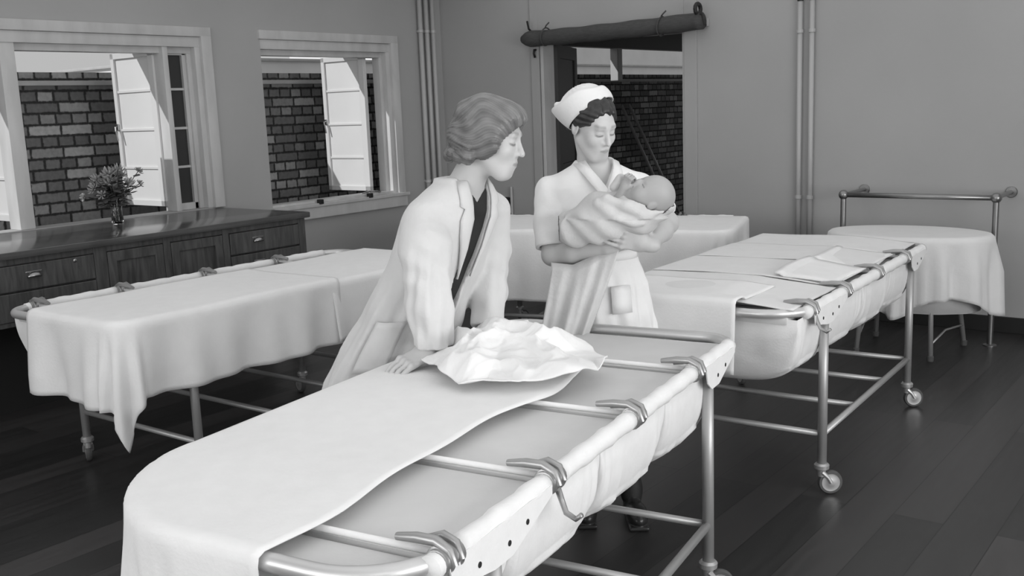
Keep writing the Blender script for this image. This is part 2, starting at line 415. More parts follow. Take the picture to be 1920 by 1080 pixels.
# ---------------------------------------------------------------- worktop and cabinet along the window wall
CX, CTZ = -5.43, .985
bm = NB(); box(bm, (WX, -1.2, CTZ - .04), (CX, 4.745, CTZ), .008)
t = obj('worktop', bm, TOPM, None, autos=.6); setp(t, 'long polished dark wooden worktop under the wide window', 'worktop')
cab = empty('cabinet', (CX, 2.6, 0), 0, 'dark stained cabinet of drawers and doors beneath the worktop', 'cabinet')
fx = -.035                                        # face of the carcase, behind the worktop nosing
bm = NB()
box(bm, (WX - CX + .01, -3.7, .57), (fx - .03, 2.12, CTZ - .042))
bays = [(-3.6, -2.5, 'drawers'), (-2.45, -2.1, 'door'), (-2.05, -1.7, 'door'), (-1.65, -.6, 'drawers'), (-.56, .52, 'drawers'), (.60, .98, 'door'), (1.03, 1.42, 'door'), (1.47, 2.06, 'drawers')]
edges = sorted(set([-3.7] + [b[0] for b in bays] + [b[1] for b in bays] + [2.12]))
for i in range(0, len(bays)): pass
prev = -3.7
for (a, b, k) in bays:
    box(bm, (fx - .03, prev, .57), (fx, a, CTZ - .042), .003); prev = b
box(bm, (fx - .03, prev, .57), (fx, 2.12, CTZ - .042), .003)
box(bm, (fx - .032, -3.69, CTZ - .073), (fx - .004, 2.11, CTZ - .0425)); box(bm, (fx - .032, -3.69, .572), (fx - .004, 2.11, .598))
obj('carcase', bm, WOOD, cab)
bm = NB(); box(bm, (WX - CX + .01, -3.7, 0), (fx - .38, 2.06, .57)); obj('recessed_base', bm, DARKP, cab)  # dark colour puts the recess shadow into the base
for y_ in (2.04, .56, -1.1, -3.62):
    b = NB(); box(b, (fx - .10, y_ - .04, 0), (fx - .03, y_ + .04, .572), .004); obj('leg', b, WOOD, cab)
def cup_pull(y, z, par):
    b = NB()
    vs = []
    for i in range(9):                             # half shell, open below
        th = PI * i / 8
        row = []
        for j in range(6):
            ph = PI / 2 * j / 5
            row.append(b.verts.new((fx + .006 + .026 * math.sin(th) * math.cos(ph * .98), y - .042 * math.cos(th), z - .012 + .030 * math.sin(th) * math.sin(ph) + .002)))
        vs.append(row)
    for i in range(8):
        for j in range(5):
            b.faces.new((vs[i][j], vs[i + 1][j], vs[i + 1][j + 1], vs[i][j + 1]))
    bmesh.ops.remove_doubles(b, verts=b.verts[:], dist=.0004)
    box(b, (fx, y - .046, z + .012), (fx + .006, y + .046, z + .022), .002)
    o = obj('cup_pull', b, BRASSM, par, smooth=True)
    md = o.modifiers.new('s', 'SOLIDIFY'); md.thickness = .003
for (a, b, k) in bays:
    if k == 'drawers':
        for (z0, z1) in ((.765, .905), (.60, .755)):
            d = NB(); box(d, (fx - .028, a + .004, z0), (fx + .004, b - .004, z1), .004)
            dr = obj('drawer', d, WOOD, cab)
            cup_pull({-.56: .155, 1.47: 1.70}.get(a, (a + b) / 2), z0 + (z1 - z0) * .55, dr)
    else:
        d = NB(); z0, z1 = .60, .905; s = .06
        box(d, (fx - .026, a + .003, z0), (fx + .002, a + s, z1), .003); box(d, (fx - .026, b - s, z0), (fx + .002, b - .003, z1), .003)
        box(d, (fx - .026, a + s, z1 - s), (fx + .002, b - s, z1), .003); box(d, (fx - .026, a + s, z0), (fx + .002, b - s, z0 + s), .003)
        box(d, (fx - .022, a + s - .01, z0 + s - .01), (fx - .014, b - s + .01, z1 - s + .01))
        dr = obj('door', d, WOOD, cab)
        kb = NB(); lathe(kb, [(.006, 0), (.006, .012), (.013, .018), (.012, .028), (.004, .032)], (fx, b - .03 if a < .8 else a + .03, .64), 12, 'x'); obj('knob', kb, BRASSM, dr, smooth=True)
ks = NB(); lathe(ks, [(.011, 0), (.011, .004), (.004, .006)], (fx + .002, .40, .885), 12, 'x'); obj('keyhole_plate', ks, BRASSM, cab)

# ---------------------------------------------------------------- vase of flowers on the worktop
VX, VY = -6.14, 3.70
vz = CTZ
bm = NB()
lathe(bm, [(.030, 0), (.036, .004), (.038, .03), (.036, .10), (.039, .175), (.042, .19), (.039, .19), (.035, .175), (.032, .10), (.033, .03), (.02, .012)], (0, 0, 0), 24)
o = obj('vase', bm, GLASS, None, smooth=True); o.location = (VX, VY, vz); setp(o, 'clear glass vase of water and stems on the worktop', 'vase')
bm = NB(); lathe(bm, [(.019, .0125), (.0325, .031), (.0315, .10), (.0330, .125)], (0, 0, 0), 24); w_ = obj('water', bm, mat_glass(), o, smooth=True)
rnd = random.Random(3)
fl_spots = [(-.16, .02, .25, .038), (-.09, -.05, .30, .046), (-.06, .05, .34, .050), (.0, -.07, .29, .052), (.02, .03, .355, .050), (-.02, -.02, .26, .056), (.07, -.04, .32, .050), (.08, .04, .26, .052), (.04, -.1, .22, .048), (-.13, .06, .21, .030), (.19, .0, .34, .030), (.15, .06, .26, .028), (-.20, -.03, .20, .028)]
for i, (dy, dx, dz, r) in enumerate(fl_spots):
    root = empty('cut_flower', (VX, VY, vz), 0, None, 'flower', 'cut flowers in the glass vase')
    root['label'] = 'leafy stem with a full rose-like bloom in the glass vase' if r > .045 else 'thin sprig with a small bloom reaching out of the vase'
    top = Vector((dx, dy, dz)); a = 2 * PI * i / 13; bot = Vector((.018 * math.cos(a), .018 * math.sin(a), .02)); mid = Vector((dx * .12 + .014 * math.cos(a), dy * .12 + .014 * math.sin(a), .17))
    s = NB(); pts = []
    for k in range(9):
        u = k / 8; pts.append(bot * (1 - u) ** 2 + mid * 2 * u * (1 - u) + top * u * u)
    tube(s, pts, .0028, 6); obj('stem', s, LEATHERB, root, smooth=True)
    b = NB()                                            # layered petals
    dirv = (top - mid).normalized(); q = dirv.to_track_quat('Z', 'Y')
    r *= 1.15
    for lay, (npet, rr_, tilt, hh) in enumerate(((5, .35, .15, .9), (6, .62, .5, .75), (7, .95, 1.0, .55))):
        for k in range(npet):
            az = 2 * PI * (k + lay * .37) / npet
            g = []
            for iu in range(4):
                row = []
                for iv in range(4):
                    u = iu / 3; v = (iv / 3 - .5) * 2
                    rad = r * rr_ * (.25 + .75 * math.sin(u * PI / 2)) * (1 + .1 * math.sin(3 * az)); w = v * (.5 * math.sin(PI * (.12 + .8 * u))) * 2.4 / npet * 1.6
                    p = Vector((rad * math.cos(az + w), rad * math.sin(az + w), r * hh * (u ** (1 + tilt)) - r * .25 * tilt * u * u))
                    row.append(b.verts.new(q @ p + top))
                g.append(row)
            for iu in range(3):
                for iv in range(3): b.faces.new((g[iu][iv], g[iu + 1][iv], g[iu + 1][iv + 1], g[iu][iv + 1]))
    o = obj('bloom', b, BLOOM, root, smooth=True)
    md = o.modifiers.new('s', 'SOLIDIFY'); md.thickness = .0012
    lf = NB()
    for k in range(10):
        u = .45 + .05 * k; base = bot * (1 - u) ** 2 + mid * 2 * u * (1 - u) + top * u * u
        az = rnd.uniform(0, 6.28); L = rnd.uniform(.045, .075); dv = Vector((math.cos(az), math.sin(az), rnd.uniform(-.2, .7))).normalized(); sd = dv.cross(Vector((0, 0, 1))).normalized()
        n_ = dv.cross(sd); row = []
        for iu in range(5):
            uu = iu / 4; wv = .42 * L * math.sin(PI * min(1, uu * .9 + .06)); c_ = base + dv * L * uu + Vector((0, 0, -.25 * L * uu * uu))
            row.append((lf.verts.new(c_ - sd * wv + n_ * wv * .25), lf.verts.new(c_), lf.verts.new(c_ + sd * wv + n_ * wv * .25)))
        for A, Bq in zip(row, row[1:]):
            lf.faces.new((A[0], A[1], Bq[1], Bq[0])); lf.faces.new((A[1], A[2], Bq[2], Bq[1]))
    obj('leaves', lf, LEATHERB, root, smooth=True)

# ---------------------------------------------------------------- pipes, switch, socket
def pipe_thing(x, y, z0, z1, r, label, clips=(), ax='left', group=None):
    root = empty('wall_pipe', (x, y, z0), 0, label, 'pipe', group)
    b = NB(); tube(b, [(0, 0, 0), (0, 0, z1 - z0)], r, 14); obj('pipe_run', b, PIPEM, root, smooth=True)
    for z in clips:
        c = NB(); lathe(c, [(r * 1.02, -.014), (r * 1.3, -.012), (r * 1.3, .012), (r * 1.02, .014)], (0, 0, z - z0), 14)
        if ax == 'left': box(c, (-(x - WX), -.007, z - z0 - .010), (-r * .7, .007, z - z0 + .010))
        else: box(c, (-.007, r * .7, z - z0 - .010), (.007, WY - y, z - z0 + .010))
        obj('pipe_clip', c, PIPEM, root, smooth=False)
    return root
for k, (y, nm) in enumerate(((7.07, 'painted vertical pipe near the room corner, window side of three'), (7.155, 'painted vertical pipe near the room corner, middle of three'), (7.24, 'painted vertical pipe near the room corner, corner side of three'))):
    pipe_thing(WX + .045, y, 0, CZ, .021, nm, (2.37, 1.0), 'left', 'pipes by the corner')
for x, nm in ((-2.925, 'thin conduit on the back wall, doorway side of the pair'), (-2.835, 'thin conduit on the back wall, cot stand side of the pair')):
    cp = pipe_thing(x, WY - .030, .11, 2.34, .019, nm, (2.12, .9), 'back', 'conduits on the back wall')
    b = NB(); lathe(b, [(.021, 0), (.023, .01), (.023, .05), (.012, .06)], (x, WY - .030, 2.335), 12); box(b, (x - .012, WY - .02, 2.34), (x + .012, WY, 2.39))
    o = obj('conduit_cap', b, DARKP, cp); o.location = (-cp.location.x, -cp.location.y, -cp.location.z)
sw = empty('light_switch', (-6.27, WY, 1.45), 0, 'small white light switch on the wall by the corner', 'switch')
b = NB(); box(b, (-.05, -.022, -.045), (.05, 0, .045), .008); obj('switch_plate', b, WHITEP, sw)
b = NB(); box(b, (-.008, -.034, -.014), (.008, -.02, .014), .003); obj('toggle', b, WHITEP, sw)
sk = empty('wall_socket', (-5.74, WY, .75), 0, 'dark socket box low on the back wall beside the doorway', 'socket')
b = NB(); box(b, (-.06, -.05, -.08), (.045, 0, .085), .01); obj('socket_box', b, DARKP, sk)
b = NB(); tube(b, [(.075, -.02, -.64), (.075, -.02, .18)], .012, 10); tube(b, [(.075, -.02, -.05), (.03, -.02, -.05)], .012, 10); obj('conduit', b, PIPEM, sk, smooth=True)
for z in (-.03, .03):
    b = NB(); lathe(b, [(.018, -.058), (.018, -.05)], (-.01, 0, z), 12, 'y'); obj('socket_cover', b, PIPEM, sk)

# ---------------------------------------------------------------- rolled blind above the doorway
bl = empty('rolled_blind', (-4.56, WY - .10, 2.245), 0, 'dark cloth blind rolled up and tied above the doorway', 'blind')
b = NB(); rs = []; ps = []
for i in range(41):
    u = i / 40; x = -.86 + 1.735 * u; e = min(u, 1 - u)
    ps.append((x, .012 * math.sin(9 * u), -.012 * math.sin(PI * u) + .022 * u - .012)); rs.append(.068 * (1 - .55 * max(0, 1 - u / .06) ** 2) * (1 + .05 * math.sin(31 * u)))
tube(b, ps, rs, 20); obj('cloth_roll', b, BLINDM, bl, smooth=True)
b = NB(); tube(b, [(-.80, .06, .05), (-.80, .02, .075), (-.80, .0, .14)], .009, 8); obj('hook', b, DARKP, bl)
b = NB(); tube(b, [(.865, .07, -.02), (.865, .03, -.02), (.865, .0, .06)], .016, 10); tube(b, [(.865, 0, .06 + .0)] + [(.865 + .0, .045 * math.cos(a) - .045, .095 + .04 * math.sin(a)) for a in [i * 2 * PI / 12 for i in range(-2, 9)]], .016, 10); obj('hook', b, DARKP, bl)
for x in (-.61, .52):
    b = NB()
    tube(b, [(x + .01 * math.sin(a), .075 * math.cos(a) + .004, .074 * math.sin(a) - .006) for a in [i * 2 * PI / 20 for i in range(20)]], .006, 8, closed=True)
    tube(b, [(x, .0, .068), (x + .025, -.02, .085), (x + .05, -.01, .11)], .006, 8); obj('tie', b, BLINDM, bl, smooth=True)
b = NB(); box(b, (-.88, .075, -.03), (.89, .098, .03), .004); obj('batten', b, WALLM, bl)

# ---------------------------------------------------------------- doorway: open door leaf outside, hinge, latch
dl = empty('door_1', (DX0 + .02, WYO - .03, 0), math.radians(112)); dl['kind'] = 'structure'
bm = NB(); Wd = .86
for (a0, a1, z0, z1) in ((0, .11, .02, 2.19), (Wd - .11, Wd, .02, 2.19), (.1, Wd - .1, 2.07, 2.19), (.1, Wd - .1, .95, 1.12), (.1, Wd - .1, .02, .25)):
    box(bm, (a0, -.045, z0), (a1, 0, z1), .004)
box(bm, (.1, -.03, .2), (Wd - .1, -.015, 2.1)); obj('door_leaf', bm, DARKP, dl)
b = NB(); tube(b, [(Wd - .06, 0, 1.03), (Wd - .06, .05, 1.03), (Wd - .18, .055, 1.03)], .01, 10); obj('door_handle', b, BRASSM, dl)
bm = NB(); box(bm, (DX0, WY + .01, 0), (DX0 + .03, WYO, DZ), .003); box(bm, (DX1 - .03, WY + .01, 0), (DX1, WYO, DZ), .003); box(bm, (DX0, WY + .01, DZ - .03), (DX1, WYO, DZ), .003)
struct('trim_2', bm, FRAMEM)
hk = NB(); tube(hk, [(-5.335, WY - .02, 2.14), (-5.335, WY - .04, 2.14), (-5.335, WY - .05, 2.11), (-5.335, WY - .035, 2.075)], .010, 10)
obj('hook', hk, DARKP, bpy.data.objects['trim_1'], smooth=True)

# ---------------------------------------------------------------- outside
bm = NB(); box(bm, (-40, -30, -.35), (WXO, 60, -.12)); box(bm, (WXO, WYO, -.35), (30, 60, -.12)); struct('ground', bm, GROUND)
BX = -7.7
bm = NB(); box(bm, (BX - .24, -4, -.12), (BX, 26, 2.056)); struct('wall_courtyard', bm, BRICK)
bm = NB(); box(bm, (BX - .02, -4, 1.953), (BX + .045, 26, 1.990), .004); struct('trim_3', bm, COPING)
# neighbouring rendered building beyond the brick wall
bm = NB(); box(bm, (-17.0, 8.3, -.12), (-11.5, 60, 2.42)); struct('wall_neighbour', bm, RENDER)
bm = NB(); box(bm, (-17.0, 14.6, 2.47), (-12.0, 60, 3.4)); struct('wall_neighbour_upper', bm, RENDER)
bm = NB(); box(bm, (-17.05, 8.25, 2.42), (-11.45, 60, 2.46), .01); struct('roof_neighbour', bm, COPING)
# eaves over the windows
bm = NB(); box(bm, (-7.03, FY, 2.45), (WXO, 7.6, 2.53)); struct('eaves_roof', bm, RENDER)
for k_, (y0_, y1_) in enumerate(((13.71, 12.62), (13.96, 12.83))):
    b = NB(); tube(b, [(-7.42, y0_, -.12), (-7.64, y1_, 1.62)], .022, 10)
    setp(obj('leaning_pole', b, PIPEM, None, smooth=True), 'thin pole leaning on the dark brick wall beyond the doorway', 'pole', 'poles against the brick wall')
# covered way beyond the doorway: roof slab, beam and post
bm = NB(); box(bm, (-7.60, 7.62, 2.62), (-2.9, 18, 2.72)); struct('covered_way_roof', bm, DARKP)
bm = NB(); box(bm, (-7.35, 7.62, 2.375), (-7.2, 18, 2.62)); struct('covered_way_beam', bm, DARKP)
bm = NB(); box(bm, (-3.1, 7.62, -.12), (-2.9, 14.5, 2.62)); struct('covered_way_shade_wall', bm, RENDER)  # unseen side wall, added to darken the way beyond the door
bm = NB(); box(bm, (-7.34, 11.85, 1.95), (-7.22, 11.97, 2.45), .01); struct('covered_way_hanger_beam', bm, PIPEM)
# ---------------------------------------------------------------- trolleys
TW, TL, TZ = .455, 1.025, .82           # half width, half length, rail height
CLAMPS = (-.87, -.43, .07, .57)
def nsin(x, *fs): return sum(math.sin(f * x + 1.7 * i) / (i + 1) for i, f in enumerate(fs))
def build_trolley(name, loc, rz, label, group, seed=0, sides=(-1, 1), hooks=(), nl=.13):
    root = empty(name, loc, rz, label, 'trolley', group)
    rg = random.Random(seed)
    for i, (x, y) in enumerate(((TW, -.70), (TW, .70), (-TW, -.70), (-TW, .70))):
        b = NB(); tube(b, [(x, y, .118), (x, y, .805)], .0195, 16); lg = obj('leg', b, STEELP, root, smooth=True)
        b = NB(); an = rg.uniform(-.5, .5) + (.15 if x > 0 else 2.8); fx_, fy_ = math.cos(an), math.sin(an)
        lathe(b, [(.024, .108), (.030, .112), (.031, .128), (.024, .136)], (x, y, 0), 18)
        lathe(b, [(.016, .078), (.018, .108)], (x, y, 0), 14)
        for s in (-1, 1):                               # fork cheeks
            ox, oy = -fy_ * .019 * s, fx_ * .019 * s
            tube(b, [(x + ox * .6, y + oy * .6, .098), (x + ox + fx_ * .022, y + oy + fy_ * .022, .076), (x + ox + fx_ * .036, y + oy + fy_ * .036, .052)], [.011, .008, .008], 8)
        ca = obj('caster', b, HUBM, root, autos=.7)
        b = NB(); R_ = .051
        lathe(b, [(R_ * .72, -.0125), (R_ * .93, -.012), (R_, -.006), (R_, .006), (R_ * .93, .012), (R_ * .72, .0125)], (0, 0, 0), 26, 'y')
        w_ = obj('tyre', b, RUBBER, ca, autos=.7)
        b = NB(); lathe(b, [(.010, -.0165), (.016, -.015), (.030, -.0128), (R_ * .74, -.0134), (R_ * .74, .0134), (.030, .0128), (.016, .015), (.010, .0165)], (0, 0, 0), 22, 'y')
        h_ = obj('wheel_hub', b, HUBM, ca, autos=.7)
        for q in (w_, h_): q.location = (x + fx_ * .036, y + fy_ * .036, R_); q.rotation_euler = (0, 0, an)
    for s in (-1, 1):
        b = NB(); tube(b, [(s * TW, -.70, .262), (s * TW, .70, .262)], .0145, 12); obj('lower_side_rail', b, STEELP, root, smooth=True)
    for y in (-.70, -.235, .235, .70):
        b = NB(); tube(b, [(-TW, y, .262), (TW, y, .262)], .0125, 12); obj('cross_bar', b, STEELP, root, smooth=True)
    pts = []
    for (sx_, sy_, a0, c) in ((1, 1, 0, .12), (-1, 1, PI / 2, .12), (-1, -1, PI, nl), (1, -1, 1.5 * PI, .19)):
        pts += arc((sx_ * (TW - c), sy_ * (TL - c)), c, a0, a0 + PI / 2, 9, TZ)
    full = []
    for i, p in enumerate(pts): full.append(p)
    b = NB(); tube(b, full, .0195, 16, closed=True); obj('top_rail', b, CHROME, root, smooth=True)
    # canvas sleeves wrapped round both side rails, between the clamps
    segs = [(-.925, -.905), (-.835, -.465), (-.395, .035), (.105, .535), (.605, .93)]
    for s in sides:
        for (y0, y1) in segs:
            n = 14; ps = []; rs = []
            for i in range(n + 1):
                y = y0 + (y1 - y0) * i / n; ps.append((s * TW, y, TZ)); rs.append(.0245 + .0018 * math.sin(47 * y + s) + .001 * math.sin(91 * y))
            b = NB(); tube(b, ps, rs, 16); obj('canvas_sleeve', b, CANVAS, root, smooth=True)
        for yl, (ya, yb) in ((-.70, (-.90, -.47)), (.70, (.61, .92))):     # stitched flap that hangs over the leg top
            b = NB(); x = s * (TW + .0235)
            pl = [(ya, TZ + .004), (min(ya + .02, yl - .032), TZ - .055), (yl - .03, TZ - .082), (yl + .045, TZ - .082), (yb, TZ - .018), (yb, TZ + .004)]
            A = [b.verts.new((x - s * .002, y, z)) for y, z in pl]; B_ = [b.verts.new((x + s * .002, y, z)) for y, z in pl]
            b.faces.new(A); b.faces.new(B_[::-1])
            for i in range(len(pl)): b.faces.new((A[i], A[(i + 1) % len(pl)], B_[(i + 1) % len(pl)], B_[i]))
            fl = obj('leg_flap', b, CANVAS, root)
            for (ey, ez) in ((yl - .09, TZ - .045), (yl + .03, TZ - .05), (yl + .11, TZ - .035)):
                if not ya + .01 < ey < yb: continue
                b = NB(); lathe(b, [(.0065, 0), (.0065, .0015), (.0035, .002)], (x + s * .002 if s > 0 else x - .004, ey, ez), 10, 'x'); obj('eyelet', b, EYELET, fl)
    # clamps and the rods that part the cots
    for y in CLAMPS:
        b = NB(); tube(b, [(-TW + (.24 if nl > .2 and y < -.8 else 0), y, TZ + .006), (TW, y, TZ + .006)], .0075, 10); obj('divider_rod', b, CANVAS, root, smooth=True)
        for s in sides:
            b = NB()
            lathe(b, [(.0200, -.034), (.0270, -.032), (.0270, .032), (.0200, .034)], (s * TW, y, TZ), 18, 'y')
            for q in (-.017, .017): lathe(b, [(.027, q - .006), (.031, q - .004), (.031, q + .004), (.027, q + .006)], (s * TW, y, TZ), 18, 'y')
            tube(b, [(s * (TW + .030), y - .014, TZ - .006), (s * (TW + .020), y - .014, TZ + .022), (s * (TW - .01), y - .013, TZ + .036), (s * (TW - .055), y - .010, TZ + .034), (s * (TW - .105), y - .006, TZ + .026)], [.008, .010, .011, .011, .008], 10)
            tube(b, [(s * (TW + .028), y + .014, TZ - .004), (s * (TW + .016), y + .016, TZ + .026), (s * (TW - .015), y + .020, TZ + .034), (s * (TW - .045), y + .022, TZ + .022), (s * (TW - .075), y + .020, TZ + .016)], [.008, .009, .010, .009, .007], 10)
            cl = obj('rail_clamp', b, CLAMPM, root, autos=.8)
            if (s, y) not in hooks: continue
            b = NB(); a = .2
            pts = [(s * (TW + .018), y, TZ - .018), (s * (TW + .030), y - .004, TZ - .045), (s * (TW + .045), y - .01 - .02 * a, TZ - .068), (s * (TW + .070), y - .016, TZ - .078), (s * (TW + .086), y - .02, TZ - .064)]
            tube(b, pts, [.008, .007, .007, .0065, .006], 10); obj('clamp_hook', b, CLAMPM, cl, smooth=True)
    # canvas cot slings hung between the side rails
    for k, (y0, y1) in enumerate(((-.985, -.61), (-.605, -.135), (-.13, .335), (.34, .825))):
        b = NB(); NU, NV = 56, 44; g = []; Dp = .265 + rg.uniform(-.012, .012)
        for i in range(NU + 1):
            u = -1 + 2 * i / NU; th = u * PI / 2; sx = math.copysign(abs(math.sin(th)) ** .42, u); cz = abs(math.cos(th)) ** .42 if abs(u) < 1 else 0
            row = []
            for j in range(NV + 1):
                v = -1 + 2 * j / NV; tv = v * PI / 2; sy = math.copysign(abs(math.sin(tv)) ** .42, v); ez = abs(math.cos(tv)) ** .42 if abs(v) < 1 else 0
                dz = Dp * cz * (.0 + ez); dfr = dz / Dp
                yy = (y0 + y1) / 2 + (y1 - y0) / 2 * sy * (1 - .05 * dfr); ph = yy * 46 + 3.4 * math.sin(7 * yy + k) + 1.2 * dfr + k
                fold = .013 * dfr ** .5 * (1 - abs(math.sin(ph * .5)) * 1.6) * (.65 + .35 * math.sin(5 * yy + k)) + .006 * dfr ** .6 * math.sin(yy * 97 - 2 * dfr + 2 * math.sin(11 * yy) + k)
                taper = 1 - .08 * dfr * dfr
                seam = .011 if .70 < dfr < .78 else 0
                xx = (TW - .012) * sx * taper * (.60 if nl > .2 and k == 0 and u < 0 else .93 if nl > .2 and k == 1 and u < 0 else 1) + math.copysign(fold + seam, u) * (abs(sx) ** 6)
                zz = TZ - .02 - dz + .006 * math.sin(13 * yy + k) * cz - .022 * cz * ez * math.cos(u * 1.4)
                row.append(b.verts.new((xx, yy + .007 * dfr * math.sin(xx * 30) * (abs(v) > .8), zz)))
            g.append(row)
        for i in range(NU):
            for j in range(NV): b.faces.new((g[i][j], g[i + 1][j], g[i + 1][j + 1], g[i][j + 1]))
        o = obj('sling', b, CANVAS, root, smooth=True); md = o.modifiers.new('s', 'SOLIDIFY'); md.thickness = .003; md.offset = 0
    # stretched pads that lie between the rods
    ys = [-1.0] + list(CLAMPS) + [1.0]
    for i, (y0, y1) in enumerate(zip(ys, ys[1:])):
        b = NB(); ins = .018 if 0 < i < 5 else .03
        box(b, (-TW + ins + .02 + (.28 if nl > .2 and i == 0 else .12 if nl > .2 and i == 1 else 0), y0 + .008, TZ - .046), (TW - ins - .02, y1 - .008, TZ - .008), .014); obj('pad', b, PADM, root, smooth=False, autos=.9)
    return root
GT = 'baby cot trolleys'
FT = build_trolley('cot_trolley', (-1.7842, 2.1162, 0), math.radians(8.5), 'cot trolley nearest the camera, with a sheet folded half across and bare white slings', GT, 1, (1,), ((1, -.43),), .44)
RT_ = build_trolley('cot_trolley', (-1.9400, 4.6387, 0), math.radians(2.5), 'cot trolley behind the nurse with made-up cots and two wheels on bare floor', GT, 2, (1,), ((1, -.87),))
LT = build_trolley('cot_trolley', (-4.1550, 3.1902, 0), math.radians(.8), 'cot trolley under white cloths in front of the dark cabinet', GT, 3, (-1,))
BT = build_trolley('cot_trolley', (-3.8356, 5.8657, 0), math.radians(-72.9), 'cloth-covered cot trolley standing before the open doorway', GT, 4, (-1,))

# ---------------------------------------------------------------- cloths
def drape(name, frame, x0, x1, y0, y1, z, drop, label, cat, m=LINEN, group=None, edge=None, step=.02, amp=.012, seed=0, rad=.022, lift=None, Rc=.10):
    """a cloth over the rectangle x0..x1, y0..y1 (trolley frame); drop = hanging length past -x, +x, -y, +y"""
    b = NB(); dl, dr, dn, df = drop
    S = np.arange(x0 - dl, x1 + dr + 1e-6, step); T = np.arange(y0 - dn, y1 + df + 1e-6, step); g = []
    ca, sa = math.cos(frame.rotation_euler.z), math.sin(frame.rotation_euler.z)
    for s in S:
        row = []
        for t in T:
            s_, t_ = s, t
            if edge: s_, t_ = edge(s, t)
            cl = Rc if dl else 0; cr = Rc if dr else 0; cn = Rc if dn else 0; cf = Rc if df else 0
            ex = min(s_ - x0 - cl, 0) + max(s_ - x1 + cr, 0); ey = min(t_ - y0 - cn, 0) + max(t_ - y1 + cf, 0)
            qx, qy = (Rc if (ex < 0 and dl) or (ex > 0 and dr) else 0), (Rc if (ey < 0 and dn) or (ey > 0 and df) else 0)
            if qx and qy:                                  # round a corner of the frame
                h_ = math.hypot(ex, ey); d = h_ - Rc
                bx = s_ - ex + (ex / h_) * min(h_, Rc); by = t_ - ey + (ey / h_) * min(h_, Rc)
                if d > 0: ex, ey = ex / h_ * d, ey / h_ * d
            else:
                ex = min(s_ - x0, 0) + max(s_ - x1, 0); ey = min(t_ - y0, 0) + max(t_ - y1, 0)
                bx, by = min(max(s_, x0), x1), min(max(t_, y0), y1); d = math.hypot(ex, ey)
            d = max(d, 0); zz = z + .004 * nsin(s_ * 7 + seed, 1.0, 2.3) * .5 + .003 * nsin(t_ * 9 + seed, 1.0, 1.7) * .5
            if d > 0:
                nx, ny = ex / d, ey / d; th = math.atan2(ny, nx)
                q = max(d - rad * PI / 2, 0); a = min(d / rad, PI / 2)
                along = t_ * abs(nx) + s_ * abs(ny)
                both = min(abs(ex), abs(ey)) / (d + 1e-6)
                fold = amp * min(q / .22, 1.2) * (nsin(along * 13 + seed, 1.0, 2.3) * (1 - both) + 1.5 * both * math.sin(th * 9 + seed))
                out = rad * math.sin(a) + fold + .03 * q + .05 * q * both
                bx += nx * out; by += ny * out; zz = z - rad * (1 - math.cos(a)) - q
            if lift: zz += lift(bx, by)
            row.append(b.verts.new((frame.location.x + bx * ca - by * sa, frame.location.y + bx * sa + by * ca, zz)))
        g.append(row)
    for i in range(len(S) - 1):
        for j in range(len(T) - 1): b.faces.new((g[i][j], g[i + 1][j], g[i + 1][j + 1], g[i][j + 1]))
    c = sum((v.co for v in b.verts), Vector()) / len(b.verts); c.z = z
    for v in b.verts: v.co -= c
    o = obj(name, b, m, None, smooth=True); o.location = c
    md = o.modifiers.new('s', 'SOLIDIFY'); md.thickness = .004; md.offset = -1
    return setp(o, label, cat, group)
ZC = TZ + .036
def edge_front(s, t):
    if s > 0: s = s * (1 + .10 * math.sin(5.3 * t + 1.1) + .05 * math.sin(13 * t)) + .012 * math.sin(7 * t)
    return s, t
drape('sheet', FT, -TW - .004, .175, -TL - .012, .52, TZ + .030, (.36, 0, .52, 0), 'wide white sheet half covering the nearest trolley and hanging off its end', 'sheet', edge=edge_front, seed=2, amp=.014, Rc=.42)
drape('sheet', LT, -TW + .27, TW + .024, -TL - .012, .16, ZC + .002, (0, .345, .375, 0), 'white sheet over the window-side trolley with one long corner hanging down', 'sheet', seed=4, amp=.022)
drape('sheet', LT, -TW + .24, TW + .020, .10, TL + .014, ZC - .008, (0, .31, 0, .30), 'white sheet on the window-side trolley, partly hidden by the white-coated person', 'sheet', seed=7, amp=.016)
drape('sheet', BT, -TW + .17, TW + .024, -TL + .03, TL + .014, ZC, (0, .50, .45, .34), 'white cloth hanging low over the trolley before the doorway', 'sheet', seed=9, amp=.014)
drape('sheet', RT_, -.46, .235, -TL - .014, -.62, ZC + .012, (0, 0, .31, 0), 'white cloth hanging off the trolley end just behind the nurse', 'sheet', seed=5, amp=.006, lift=lambda x, y: .008 * math.sin(3.1 * (x + .4)) - (.026 * min(max((x - .08) / .3, 0), 1) if y > -.95 else 0))
